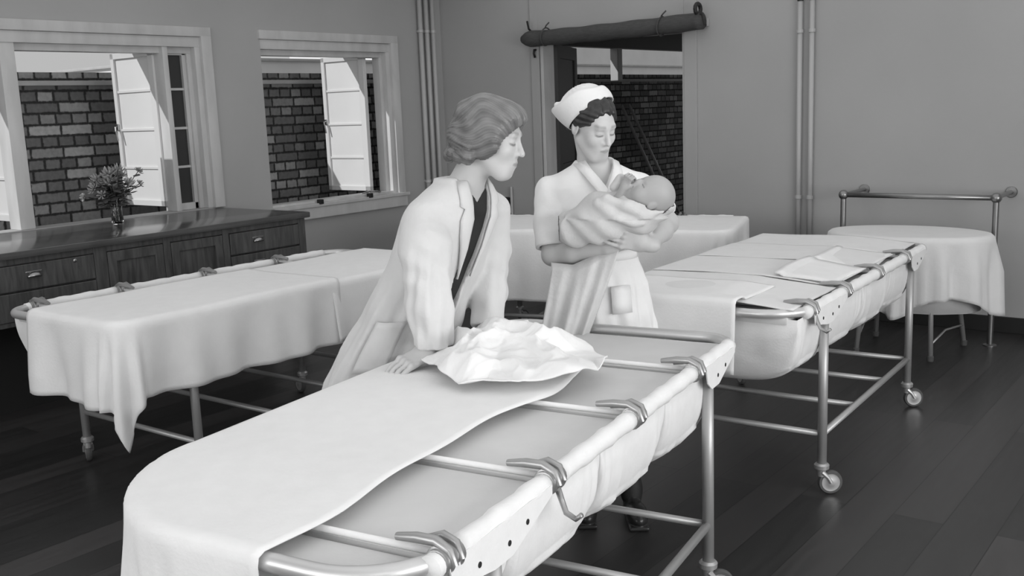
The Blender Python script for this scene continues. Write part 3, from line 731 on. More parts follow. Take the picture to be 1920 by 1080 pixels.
# made-up cots of the trolley behind the nurse
for k, (y0, y1) in enumerate(((-.985, -.432), (-.430, .068), (.070, .568), (.570, 1.0))):
    w = ['first from the bare wheels', 'second', 'third', 'farthest'][k]
    lab = ['plain cot sheet behind the nurse, next to the hanging end cloth', 'cot sheet with a folded-back edge, the one of two nearer the nurse', 'cot sheet with a folded-back edge, the one of two nearer the oval stand', 'plain cot sheet at the end of the trolley toward the draped oval stand'][k]
    o = drape('cot_sheet', RT_, -TW + .0, .435 if k == 0 else .41, y0, y1, ZC + .002, (.30, 0, 0, 0), lab, 'sheet', LINEN2, 'cot sheets on the trolley behind the nurse', seed=3 + k, amp=.006, lift=lambda x, y: .008 * math.sin(3.1 * (x + .4)) - .026 * min(max((x - .08) / .3, 0), 1))
    if k in (1, 2):
        b = NB(); n = 20
        for i in range(n + 1):
            pass
        fo = NB(); g = []
        for i in range(13):
            x = .13 + .275 * i / 12; row = []
            for j in range(9):
                y = y0 + .012 + (y1 - y0 - .03) * j / 8
                row.append(fo.verts.new((x + .012 * math.sin(9 * y), y, .014 - .026 * min(max((x - .08) / .3, 0), 1) + .006 * math.sin(11 * x + 4 * y) + (.010 if i in (0, 1) else 0))))
            g.append(row)
        for i in range(12):
            for j in range(8): fo.faces.new((g[i][j], g[i + 1][j], g[i + 1][j + 1], g[i][j + 1]))
        f = obj('turned_back_edge', fo, LINEN, o, smooth=True); md = f.modifiers.new('s', 'SOLIDIFY'); md.thickness = .009; md.offset = 1
        f.matrix_parent_inverse = Matrix.Identity(4)
        f.location = Vector((RT_.location.x, RT_.location.y, ZC)) - o.location; f.rotation_euler = (0, 0, RT_.rotation_euler.z)
        b.free()
# crumpled sheet heaped at the far part of the nearest trolley
rs_ = np.random.RandomState(11)
def heap():
    N = 150; u = np.linspace(-1, 1, N); U, V = np.meshgrid(u, u, indexing='ij')
    r = (np.abs(U) ** 3 + np.abs(V) ** 3) ** (1 / 3); P = np.stack([U.ravel(), V.ravel(), 0 * U.ravel()], 1).astype(np.float32)
    w = lambda f, s, n=4: wob(P, f, s, n).reshape(N, N)
    k = 1 / np.maximum(1, np.hypot(U, V) / np.maximum(np.maximum(np.abs(U), np.abs(V)), 1e-6) * .86)      # square cloth pulled toward a blunt oval
    X = .285 * U * k * (1 + .10 * np.sin(3 * V + 1) + .05 * np.sin(7 * V)); Y = .235 * V * k * (1 + .12 * np.sin(2.6 * U + .4) + .05 * np.sin(9 * U))
    rid = np.clip(1 - np.abs(w(3.4, 1)) * 2.2, 0, 1); rid2 = np.clip(1 - np.abs(w(7.5, 4) + .3 * rid) * 2.0, 0, 1); rid3 = np.clip(1 - np.abs(w(15, 6)) * 1.8, 0, 1)
    env = np.clip(1.15 - r ** 3.2, 0, 1)
    Z = env * (.030 + .050 * rid + .014 * rid2 + .004 * rid3 + .030 * np.exp(-((U + .3) ** 2 + (V - .4) ** 2) * 3)) + .012
    Z += .035 * np.clip(np.abs(U) - .72, 0, 1) * (1 + np.sin(7 * V)) + .03 * np.clip(np.abs(V) - .75, 0, 1) * (1 + np.sin(8 * U + 1))
    X += .022 * w(5, 2, 3) + .006 * w(14, 3, 3); Y += .022 * w(5, 6, 3) + .006 * w(14, 7, 3)
    b = NB(); a = FT.rotation_euler.z - .54; ca, sa = math.cos(a), math.sin(a)
    g = [[b.verts.new((X[i, j] * ca - Y[i, j] * sa, X[i, j] * sa + Y[i, j] * ca, max(Z[i, j], .004))) for j in range(N)] for i in range(N)]
    for i in range(N - 1):
        for j in range(N - 1): b.faces.new((g[i][j], g[i + 1][j], g[i + 1][j + 1], g[i][j + 1]))
    o = obj('crumpled_sheet', b, LINEN, None, smooth=True); md = o.modifiers.new('s', 'SOLIDIFY'); md.thickness = .004
    ca, sa = math.cos(FT.rotation_euler.z), math.sin(FT.rotation_euler.z); lx, ly = -.055, .295
    o.location = (FT.location.x + lx * ca - ly * sa, FT.location.y + lx * sa + ly * ca, ZC + .010)
    setp(o, 'crumpled white sheet heaped on the nearest trolley in front of the nurse', 'sheet')
heap()

# ---------------------------------------------------------------- draped oval stand and the rail stand behind it, by the back wall
OS = empty('oval_stand', (-1.90, 6.64, 0), 0, 'small oval stand under a white cloth beneath the chrome rail', 'stand')
b = NB(); A_, B_, Z0 = .47, .29, .735
ring = [(A_ * math.cos(2 * PI * i / 40), B_ * math.sin(2 * PI * i / 40)) for i in range(40)]
lo = [b.verts.new((x, y, Z0)) for x, y in ring]; hi = [b.verts.new((x, y, Z0 + .025)) for x, y in ring]
b.faces.new(lo[::-1]); b.faces.new(hi)
for i in range(40): b.faces.new((lo[i], lo[(i + 1) % 40], hi[(i + 1) % 40], hi[i]))
obj('oval_top', b, WHITEP, OS)
for (x, y, tx, ty) in ((.23, -.26, .19, -.17), (.30, .26, .22, .17), (-.23, -.26, -.19, -.17), (-.27, .26, -.22, .17)):
    b = NB(); tube(b, [(x, y, .02), (tx, ty, Z0)], .016, 12); lg = obj('leg', b, STEELP, OS, smooth=True)
    b = NB(); lathe(b, [(.020, 0), (.021, .03), (.016, .035)], (x, y, 0), 12); obj('foot', b, RUBBER, lg, smooth=False)
b = NB(); tube(b, [(.225, -.245, .10), (.26, -.05, .16), (.293, .235, .14)], .007, 8); obj('leg_brace', b, STEELP, OS, smooth=True)
b = NB(); tube(b, [(-.225, -.245, .10), (-.25, -.05, .16), (-.267, .235, .14)], .007, 8); obj('leg_brace', b, STEELP, OS, smooth=True)
b = NB(); g = []; NT, NR = 120, 34; zt = Z0 + .033
for k in range(NT):
    th = 2 * PI * k / NT; ct, st = math.cos(th), math.sin(th); row = []
    R0 = 1 / math.sqrt((ct / (A_ + .012)) ** 2 + (st / (B_ + .012)) ** 2)
    cor = .37 + .11 * abs(math.sin(2 * (th + .75))) ** 3 + .04 * math.cos(th + .5) + (.02 * math.sin(3 * th))         # square cloth: longer at its corners
    for j in range(NR + 1):
        u = j / NR
        if u <= .4: R_ = R0 * u / .4; z = zt + .003 * math.sin(5 * th) * u
        else:
            d = (u - .4) / .6 * cor; a = min(d / .03, PI / 2); q = max(0, d - .047)
            fold = .021 * min(q / .15, 1.3) * (math.sin(13 * th + .6 + .8 * math.sin(3 * th)) + .6 * math.sin(23 * th + math.sin(5 * th)))
            R_ = R0 + .03 * math.sin(a) + fold + .06 * q; z = zt - .03 * (1 - math.cos(a)) - q
        row.append(b.verts.new((R_ * ct, R_ * st, z)))
    g.append(row)
for k in range(NT):
    for j in range(NR): b.faces.new((g[k][j], g[k][j + 1], g[(k + 1) % NT][j + 1], g[(k + 1) % NT][j]))
bmesh.ops.remove_doubles(b, verts=b.verts[:], dist=.0005)
o = obj('stand_cloth', b, LINEN2, None, smooth=True); o.location = (-1.90, 6.64, 0); md = o.modifiers.new('s', 'SOLIDIFY'); md.thickness = .004; md.offset = 1
setp(o, 'white cloth hanging in pleats over the small oval stand', 'cloth')
b = NB(); g = []                                        # longer under-cloth seen below the pleats
for k in range(80):
    th = 2 * PI * k / 80; ct, st = math.cos(th), math.sin(th); row = []
    for (rr_, z) in ((.30, Z0 - .002), (.97, Z0 - .002), (.985, Z0 - .03), (.98, .55), (.97, .29)):
        f = 1 + .012 * math.sin(11 * th) * (z < .7)
        row.append(b.verts.new((A_ * rr_ * ct * f * .97, B_ * rr_ * st * f * .97, z)))
    g.append(row)
for k in range(80):
    for j in range(4): b.faces.new((g[k][j], g[k][j + 1], g[(k + 1) % 80][j + 1], g[(k + 1) % 80][j]))
o = obj('skirt_cloth', b, LINEN2, OS, smooth=True); md = o.modifiers.new('s', 'SOLIDIFY'); md.thickness = .003
RS = empty('rail_stand', (-1.94, 6.96, 0), 0, 'chrome rail on two posts fixed to the back wall behind the oval stand', 'rail')
for s, x in ((-1, -.495), (1, .485)):
    b = NB(); tube(b, [(x, 0, .012), (x, 0, .965)], .0195, 16); lathe(b, [(.042, 0), (.042, .008), (.024, .014)], (x, 0, 0), 16); obj('post', b, DULLC, RS, autos=.7)
    b = NB(); tube(b, [(x, 0, .965), (x, WY - 6.96 - .004, .965)], .014, 12); lathe(b, [(.034, WY - 6.96 - .014), (.038, WY - 6.96 - .010), (.038, WY - 6.96)], (x, 0, .965), 18, 'y'); obj('wall_arm', b, DULLC, RS, autos=.7)
    b = NB(); bmesh.ops.create_uvsphere(b, u_segments=16, v_segments=10, radius=.034, matrix=Matrix.Translation((x, 0, .965))); obj('joint', b, DULLC, RS, smooth=True)
b = NB(); tube(b, [(-.495, 0, .965), (.485, 0, .965)], .0175, 16); obj('top_rail', b, DULLC, RS, smooth=True)
b = NB(); tube(b, [(.485, 0, .44), (.40, -.06, .44), (.37, -.07, .41)], .012, 10); obj('side_hook', b, DULLC, RS, smooth=True)
# ---------------------------------------------------------------- people
def to_local(p, C, Fm): return (p - A3(*C)) @ Fm.astype(np.float32)
def head_sdf(q, s=1.0):
    """adult head in its own frame: x right, y forward, z up, origin between the ears"""
    q = q / s
    d = smin(s_ell(q, (0, -.014, .036), (.073, .094, .076)), s_ell(q, (0, .030, -.032), (.057, .060, .082)), .03)
    d = smin(d, s_cone(q, (-.018, .060, -.098), (.018, .060, -.098), .021, .021), .022)
    for x in (-1, 1):
        d = smin(d, s_cone(q, (x * .052, -.002, -.052), (x * .016, .056, -.098), .016, .016), .03)
        d = smin(d, s_sphere(q, (x * .036, .060, -.028), .022), .025)
    d = smin(d, s_cone(q, (-.032, .076, .024), (.032, .076, .024), .011, .011), .018)
    for x in (-1, 1):
        d = smax(d, -s_ell(q, (x * .030, .096, .004), (.019, .013, .011)), .012)
    d = smin(d, s_ell(q, (0, .068, -.066), (.030, .026, .026)), .02)
    d = smin(d, s_chain(q, [(0, .082, .018), (0, .096, -.010), (0, .107, -.031)], [.007, .0085, .0105]), .010)
    for x in (-1, 1):
        d = smin(d, s_sphere(q, (x * .0115, .092, -.036), .0080), .007)
        d = smin(d, s_sphere(q, (x * .030, .0705, .003), .0150), .004)          # lids over the eyeballs
        e = s_ell(q, (x * .076, -.012, -.004), (.009, .019, .032)); e = smax(e, -s_ell(q, (x * .083, -.006, .002), (.007, .010, .017)), .006)
        d = smin(d, e, .008)
    d = smin(d, s_ell(q, (0, .090, -.0610), (.021, .0085, .0055)), .004)
    d = smin(d, s_ell(q, (0, .0885, -.0715), (.018, .0090, .0065)), .004)
    d = smax(d, -s_cone(q, (-.019, .101, -.0665), (.019, .101, -.0665), .0035, .0035), .004)
    return d * s
def soft(x, w): return np.clip(1 - np.abs(x) / w, 0, 1)          # tent falloff
def head_tone(q, s, skin, gaze_down=True):
    q = q / s; ax = np.abs(q[:, 0]); z = q[:, 2]; f = np.clip((q[:, 1] - .045) * 60, 0, 1)
    k = np.zeros(len(q), np.float32)
    def add(m, v): np.maximum(k, np.clip(m, 0, 1) * v * f, out=k)
    add(soft(z - (.0265 + .10 * ax - 2.1 * (ax - .022) ** 2), .0075) * np.clip((ax - .010) * 200, 0, 1) * np.clip((.050 - ax) * 160, 0, 1) * 1.2, .36)
    add(soft(z - (-.0035 - .004 * np.cos((ax - .030) * 80)), .0050) * np.clip((ax - .013) * 250, 0, 1) * np.clip((.048 - ax) * 200, 0, 1) * 1.25, .70)
    add(soft(z - .0130, .0050) * np.clip((ax - .014) * 250, 0, 1) * np.clip((.046 - ax) * 200, 0, 1), .18)
    add(np.clip((.0105 - .24 * ax - np.abs(z + .066)) * 300, 0, 1) * np.clip((.022 - ax) * 250, 0, 1) * np.clip((q[:, 1] - .078) * 200, 0, 1), .36)
    add(soft(z + .0665, .0040) * np.clip((.021 - ax) * 250, 0, 1) * np.clip((q[:, 1] - .074) * 200, 0, 1), .55)
    add(soft(ax - .007, .0045) * soft(z + .0415, .005) * np.clip((q[:, 1] - .088) * 300, 0, 1), .45)
    return (skin * (1 - k)).astype(np.float32)
def hand_sdf(q, s=1.0, curl=(.35, .4, .4, .45), bend=(.5, .6, .4), thumb=(.9, -.25), mirror=1):
    """hand from the wrist at the origin: y toward the fingers, z back of the hand, x toward the thumb"""
    q = q / s; q = q * A3(mirror, 1, 1)
    d = s_box(q, (0, .048, 0), (.036, .044, .012), .011)
    d = smin(d, s_cone(q, (0, -.03, 0), (0, .02, 0), .025, .024), .02)
    for i, (x, L, r) in enumerate(((-.030, .062, .0078), (-.010, .075, .0085), (.0105, .080, .0088), (.0300, .072, .0086))):
        a = curl[i]; p = np.array([x, .088, .001]); fan = (x) * 1.2; pts = [p - np.array([0, .02, 0]), p]
        for k, fr in enumerate((.45, .32, .23)):
            dv = np.array([math.sin(fan) * math.cos(a), math.cos(fan) * math.cos(a), -math.sin(a)]); p = p + dv * L * fr; pts.append(p); a += bend[k]
        d = np.minimum(d, s_chain(q, pts, [r * 1.05, r * 1.08, r, r * .92, r * .78])) if i else smin(d, s_chain(q, pts, [r * 1.05, r * 1.08, r, r * .92, r * .78]), .004)
        d = smin(d, s_sphere(q, (x, .088, .007), .009), .008)
    t0 = np.array([.026, .022, -.006]); ca, cz = thumb
    t1 = t0 + .040 * np.array([math.sin(ca), math.cos(ca), cz]); t2 = t1 + .030 * np.array([math.sin(ca * .6), math.cos(ca * .6), cz]); t3 = t2 + .022 * np.array([math.sin(ca * .35), math.cos(ca * .35), cz * 1.3])
    d = smin(d, s_chain(q, [t0, t1, t2, t3], [.016, .012, .0105, .0085]), .008)
    return d * s
def px(x, y, D):
    """where a sight line meets the upright plane D metres away: used to read body joints off the photograph"""
    cx, cy = (x - 960) / F_PX, (y - 540) / F_PX
    d = r2 * cx - u2 * cy + fw; t = D / (d @ DD); q = np.array([0, 0, CAM_H]) + d * t
    return (float(q @ RR), D, float(q[2]))

# ---- the nurse
def build_nurse():
    base = W(.345, 3.93, 0)
    HC = np.array(px(1112, 235, 3.87)); HF = frame3((.54, -.78, -.40), (.06, -.20, 1)); HS = 1.0
    shR, shL = np.array((.158, 3.90, 1.325)), np.array((.520, 3.95, 1.325))
    elR = np.array(px(1036, 478, 3.80)); wrR = np.array(px(1150, 462, 3.635)); 
    elL = np.array(px(1252, 418, 3.80)); wrL = np.array((.50, 3.60, 1.145))
    neck = np.array((.335, 3.925, 1.42))
    hR = frame3(np.array(px(1236, 416, 3.57)) - wrR, (.15, -.75, -.55)); hL = frame3((-.9, -.15, .25), (.1, -.85, -.3))
    TOR = [(.86, .345, 3.93, .155, .105, .25), (1.05, .34, 3.925, .125, .09, .25), (1.25, .34, 3.92, .145, .10, .25), (1.36, .34, 3.92, .17, .075, .25), (1.42, .338, 3.925, .08, .06, .25), (1.44, .336, 3.925, .055, .055, .25)]
    fR, fL = np.array((.255, 3.88, 0)), np.array((.455, 3.84, 0))
    def body(p):
        d = head_sdf(to_local(p, HC, HF), HS)
        d = smin(d, s_cone(p, neck + A3(0, 0, -.03), HC + HF @ np.array([0, -.034, -.050]), .051, .046), .02)
        d = smin(d, s_loft(p, TOR), .03)
        for sh, el, wr, hd, mi in ((shR, elR, wrR, hR, -1), (shL, elL, wrL, hL, 1)):
            d = smin(d, s_chain(p, [sh, (sh + el) / 2, el, el * .65 + wr * .35, wr], [.042, .042, .039, .041, .027], .02), .02)
            d = smin(d, hand_sdf(to_local(p, wr + hd @ np.array([0, .012, 0]), hd), 1.0, (.15, .18, .2, .25), (.25, .3, .25), (.75, -.2), mi), .012)
        for f, x in ((fR, .265), (fL, .435)):
            d = smin(d, s_chain(p, [(x, 3.93, .86), (x, 3.92, .48), (x, 3.945, .34), (f[0], f[1] + .07, .10), (f[0], f[1] + .06, .07)], [.085, .060, .052, .036, .036], .03), .03)
        return d
    def tone(v):
        t = head_tone(to_local(v, HC, HF), HS, .62); k = np.clip((HC[2] - .09 - v[:, 2]) / .08, 0, 1); t = t * (1 - k) + .52 * k
        t[v[:, 2] < .7] = .40
        return t
    o = sculpt('person', body, (.02, 3.45, .0), (.72, 4.12, 1.76), .0038, SKIN, None, base, tone); o.location = base
    setp(o, 'person in white short-sleeved nurse uniform and cap standing and cradling a baby', 'person')
    # short dark hair under the cap
    def hair(p):
        q = to_local(p, HC, HF) / HS
        d = s_ell(q, (0, -.020, .036), (.086, .104, .090)); d = smin(d, s_ell(q, (0, -.070, -.02), (.066, .042, .050)), .03)
        cut = q[:, 1] * .55 - q[:, 2] * .9 - .002                                  # hairline slopes from brow to nape
        d = smax(d, cut, .012)
        d = smax(d, -s_ell(q, (.010, .104, -.018), (.076, .076, .100)), .012)
        d = np.maximum(d, -s_ell(q, (0, .01, -.045), (.09, .03, .05)))
        fl = np.arctan2(q[:, 0] + .02, q[:, 2] + .02) * 14 + q[:, 1] * 40
        return (d + .004 * wob(q, 70, 2, 4) + .0025 * np.sin(fl * 1.6 + 3 * np.sin(q[:, 2] * 60)) + .0015 * wob(q, 220, 5, 3)) * HS
    hm = mat('dark_wavy_hair', .03, .45, .5, noise=.5, nscale=60)
    sculpt('hair', hair, HC - .16, HC + .17, .0032, hm, o, base)
    # starched cap: broad turned-up band and gathered crown
    AX = np.array((-.50, .34, .80)); AX = AX / np.linalg.norm(AX); E1 = np.array((.83, -.1, .55)); E1 -= AX * (E1 @ AX); E1 /= np.linalg.norm(E1); E2 = np.cross(AX, E1)
    if E2[1] > 0: E2 = -E2                                  # E1 to the brow side, E2 toward the viewer
    CC = np.array(px(1106, 208, 3.885))
    b = NB(); g = []; n = 72
    for k in range(n + 1):
        a = 2 * PI * k / n; ce, se = math.cos(a), math.sin(a); rear = (1 - ce) / 2; row = []
        for j in range(8):
            u = j / 7; R_ = .099 + .004 * rear + u * (.002 + .016 * rear) + .004 * math.sin(PI * u)
            hh = -.012 + u * (.046 + .046 * rear ** .8) + .004 * math.sin(5 * a) * u
            q = CC + E1 * R_ * ce + E2 * R_ * se * .93 + AX * hh
            row.append(b.verts.new(tuple(q @ ROT - base)))
        g.append(row)
    for k in range(n):
        for j in range(7): b.faces.new((g[k][j], g[k + 1][j], g[k + 1][j + 1], g[k][j + 1]))
    cp = obj('nurse_cap', b, LINEN, o, smooth=True); md = cp.modifiers.new('s', 'SOLIDIFY'); md.thickness = .004
    def crown(p):
        q = np.stack([(p - A3(*CC)) @ A3(*v_) for v_ in (E1, E2, AX)], 1)
        d = s_ell(q, (-.012, 0, .028), (.100, .094, .080)); d = smax(d, .012 - q[:, 2], .008)
        d = d + .0025 * np.sin(np.arctan2(q[:, 1], q[:, 0]) * 26) * np.clip((q[:, 2] - .05) * 20, 0, 1)
        return smin(d, s_sphere(q, (-.088, .02, .088), .013), .01)
    sculpt('cap_crown', crown, CC - .17, CC + .19, .004, LINEN, cp, base)
    # dress
    DR = [(.43, .345, 3.945, .265, .215, .25), (.60, .345, 3.945, .245, .20, .25), (.85, .345, 3.935, .215, .165, .25), (.95, .345, 3.93, .20, .150, .25), (1.06, .342, 3.93, .158, .120, .25), (1.10, .340, 3.93, .155, .118, .25), (1.20, .340, 3.92, .172, .130, .25), (1.27, .340, 3.915, .182, .138, .25), (1.34, .341, 3.92, .195, .110, .25), (1.385, .341, 3.925, .165, .085, .25), (1.42, .338, 3.93, .095, .070, .25), (1.445, .336, 3.93, .072, .064, .25)]
    nf = np.array((.25, -.97)); lf_ = np.array((.97, .25))
    def dress(p):
        def fz(th, z, u, v):
            k = np.clip((1.05 - z) / .5, 0, 1.2)
            g = .016 * k * np.sin(th * 11 + 2 * np.sin(z * 4)) + .008 * k * np.sin(th * 23 + z * 5)
            return g + .004 * np.sin(z * 46 + 3 * th) * np.exp(-((z - 1.12) / .10) ** 2)
        d = s_loft(p, DR, fz)
        for x in (.0, 1.0):
            c = np.array((.262, 3.80, 1.255)) if x == 0 else np.array((.42, 3.84, 1.255)); d = smin(d, s_sphere(p, c, .050), .05)
        for sh, el in ((shR, elR), (shL, elL)):
            dv = (el - sh); dv = dv / np.linalg.norm(dv); e = sh + dv * (.225 if sh is shR else .16)
            sl = s_chain(p, [sh + A3(0, 0, .0), sh * .5 + e * .5, e], [.058, .064, .064], .01)
            sl = sl + .004 * wob(p, 34, 3, 4)
            sl = smax(sl, (p - A3(*e)) @ A3(*dv), .004)
            ins = s_chain(p, [e - dv * .04, e + dv * .05], [.046, .050]); sl = np.maximum(sl, -ins)
            d = smin(d, sl, .022)
        # V neck
        y = -((p[:, 0] - .335) * nf[0] + (p[:, 1] - 3.93) * nf[1]) ; x = (p[:, 0] - .335) * lf_[0] + (p[:, 1] - 3.93) * lf_[1]
        v = np.maximum(np.abs(x) - np.clip((p[:, 2] - 1.325) * .62, -.01, .07), y + .01)
        d = smax(d, -v, .006)
        d = smax(d, -s_cone(p, neck + A3(0, .0, -.02), neck + A3(0, 0, .1), .060, .066), .008)
        return d + .0035 * wob(p, 30, 1, 5) + .002 * wob(p, 62, 4, 4)
    ds = sculpt('uniform_dress', dress, (-.0, 3.58, .42), (.72, 4.2, 1.47), .0055, DRESSM, o, base)
    # collar lapels lying along the V, belt, patch pocket, buttons
    def strip(name, pts, wd, m, par, th=.004, off=.012):
        """flat ribbon laid on the dress: pts (lateral, height), wd half width"""
        b = NB(); rows = []
        for i, (x, z) in enumerate(pts):
            tx = np.array(pts[min(i + 1, len(pts) - 1)]) - np.array(pts[max(i - 1, 0)]); tx = tx / np.linalg.norm(tx); nn = np.array([-tx[1], tx[0]])
            row = []
            for s in (-1, 0, 1):
                xx, zz = np.array([x, z]) + nn * wd * s * (1 if not callable(wd) else 1)
                T = np.array(DR); cx, cy, a, bb = [np.interp(zz, T[:, 0], T[:, k]) for k in (1, 2, 3, 4)]
                yy = bb * math.sqrt(max(0, 1 - (xx / a) ** 2)) + off + (.024 if 1.19 < zz < 1.33 else .0) * math.exp(-((abs(xx) - .08) / .06) ** 2)
                P_ = np.array([cx, cy]) + lf_ * xx + nf * yy
                row.append(b.verts.new(tuple(np.array([P_[0], P_[1], zz]) @ ROT - base)))
            rows.append(row)
        for A, B_ in zip(rows, rows[1:]):
            for j in (0, 1): b.faces.new((A[j], A[j + 1], B_[j + 1], B_[j]))
        q = obj(name, b, m, par, smooth=True); md = q.modifiers.new('s', 'SOLIDIFY'); md.thickness = th; return q
    for s in (-1, 1): strip('lapel', [(s * .075, 1.435), (s * .062, 1.40), (s * .040, 1.365), (s * .022, 1.335), (s * .012, 1.315)], .020, DRESSM, ds, off=.020)
    strip('belt', [(x, 1.075) for x in np.linspace(-.15, .15, 17)], .018, DRESSM, ds, off=.014)
    strip('patch_pocket', [(.030, .965), (.030, .94), (.030, .90), (.030, .86)], .042, DRESSM, ds, off=.020, th=.003)
    for f in (fR, fL):
        def shoe(p, f=f):
            d = smin(s_ell(p, (f[0] + .008, f[1] - .045, .038), (.044, .095, .040)), s_ell(p, (f[0], f[1] + .07, .055), (.036, .055, .055)), .03)
            d = smax(d, .004 - p[:, 2], .004); d = smin(d, s_box(p, (f[0], f[1] + .085, .018), (.030, .030, .018), .006), .008)
            return smin(d, s_box(p, (f[0] + .006, f[1] - .03, .010), (.040, .11, .008), .006), .006)
        sculpt('shoe', shoe, (f[0] - .08, f[1] - .19, -.01), (f[0] + .08, f[1] + .17, .14), .004, SHOEM, o, base)
    for f, x in ((fR, .265), (fL, .435)):
        sculpt('stocking', lambda p: s_chain(p, [(x, 3.92, .50), (x, 3.945, .34), (f[0], f[1] + .07, .10), (f[0], f[1] + .06, .07)], [.0640, .0555, .0395, .040], .03), (x - .1, 3.75, .03), (x + .1, 4.08, .56), .005, STOCKM, o, base)
    return o
nurse = build_nurse()

# ---- the baby in a shawl, on the nurse's forearms
def build_baby():
    HC = np.array(px(1221, 365, 3.57)); HF = frame3((-.42, -.42, .80), (.86, -.05, .10)); HS = .0
    b0, b1, b2 = np.array(px(1185, 392, 3.60)), np.array(px(1130, 408, 3.64)), np.array(px(1075, 428, 3.69))
    base = b1 @ ROT
    def bhead(p):
        q = to_local(p, HC, HF)
        d = smin(s_ell(q, (0, -.010, .018), (.062, .074, .064)), s_ell(q, (0, .018, -.026), (.050, .048, .050)), .03)
        for x in (-1, 1):
            d = smin(d, s_sphere(q, (x * .028, .036, -.034), .020), .018)
            d = smax(d, -s_ell(q, (x * .022, .068, -.006), (.013, .008, .007)), .008)
            d = smin(d, s_sphere(q, (x * .022, .0525, -.007), .0095), .004)
            d = smin(d, s_ell(q, (x * .061, -.006, -.010), (.006, .013, .019)), .006)
        d = smin(d, s_cone(q, (0, .060, -.012), (0, .068, -.025), .005, .0075), .008)
        d = smin(d, s_ell(q, (0, .060, -.043), (.011, .006, .005)), .004); d = smax(d, -s_cone(q, (-.010, .067, -.0435), (.010, .067, -.0435), .002, .002), .003)
        return smin(d, s_sphere(q, (0, .040, -.062), .014), .012)
    fist = np.array(px(1170, 352, 3.56))
    def body(p):
        d = smin(bhead(p), s_cone(p, HC + HF @ np.array([0, -.02, -.05]), b0, .034, .050), .02)
        d = smin(d, s_chain(p, [b0, b1, b2], [.055, .055, .045]), .03)
        d = smin(d, s_chain(p, [b0 * .7 + b1 * .3 + A3(-.01, -.03, .04), b1 * .3 + fist * .7 + A3(0, 0, -.01), fist], [.022, .017, .014], .01), .012)
        H = frame3((.35, -.3, .8), (-.6, -.7, .1)); return smin(d, hand_sdf(to_local(p, fist, H), .48, (1.0, 1.0, 1.1, 1.1), (1.0, .9, .6), (.6, -.5), 1), .008)
    def tone(v):
        q = to_local(v, HC, HF); t = np.full(len(v), .42, np.float32); ax = np.abs(q[:, 0]); f = (q[:, 1] > .03) & (np.sqrt((q ** 2).sum(1)) < .082)
        t[f & (np.abs(q[:, 2] + .0085) < .0016) & (ax > .012) & (ax < .033)] = .16
        t[f & (np.abs(q[:, 2] + .0435) < .003) & (ax < .011)] = .24
        return t
    o = sculpt('baby', body, (.22, 3.40, 1.05), (.66, 3.80, 1.44), .003, SKIN, None, base, tone); o.location = base
    setp(o, 'newborn baby wrapped in a pale shawl asleep in the arms of the nurse', 'baby')
    def shawl(p):
        d = s_chain(p, [b0 + A3(.022, -.0, -.006), b1, b2], [.086, .088, .070], .03)
        hood = s_chain(p, [HC + HF @ np.array([0, -.035, -.03]), HC + HF @ np.array([0, -.045, .005])], [.070, .060])
        d = smin(d, hood, .03)
        # loose folds round the neck and over the chest
        d = smin(d, s_chain(p, [np.array(px(1140, 372, 3.56)), np.array(px(1172, 388, 3.53)), np.array(px(1205, 400, 3.52)), np.array(px(1240, 398, 3.53))], [.022, .020, .018, .012], .01), .012)
        d = smin(d, s_chain(p, [np.array(px(1122, 384, 3.57)), np.array(px(1160, 408, 3.53)), np.array(px(1205, 418, 3.52))], [.020, .018, .012], .01), .012)
        d = smin(d, s_chain(p, [np.array(px(1150, 352, 3.60)), np.array(px(1165, 338, 3.60)), np.array(px(1190, 340, 3.62))], [.018, .017, .014], .01), .012)
        axis = (b2 - b0) / np.linalg.norm(b2 - b0); t = (p - A3(*b0)) @ A3(*axis)
        ang = np.arctan2(p[:, 2] - b1[2], p[:, 1] - b1[1])
        d = d + .005 * np.sin(t * 60 + 2.5 * ang) + .004 * wob(p, 40, 4, 5)
        bh = bhead(p)
        face = s_ell(to_local(p, HC, HF), (0, .075, -.01), (.064, .085, .080))
        d = smax(d, -face, .008); d = smax(d, -(bh - .003), .004)
        d = smax(d, -s_sphere(p, fist + A3(.01, -.02, .02), .034), .006)
        return d
    sculpt('shawl', shawl, (.18, 3.42, 1.02), (.68, 3.84, 1.44), .004, SHAWLM, o, base)
    return o
baby = build_baby()
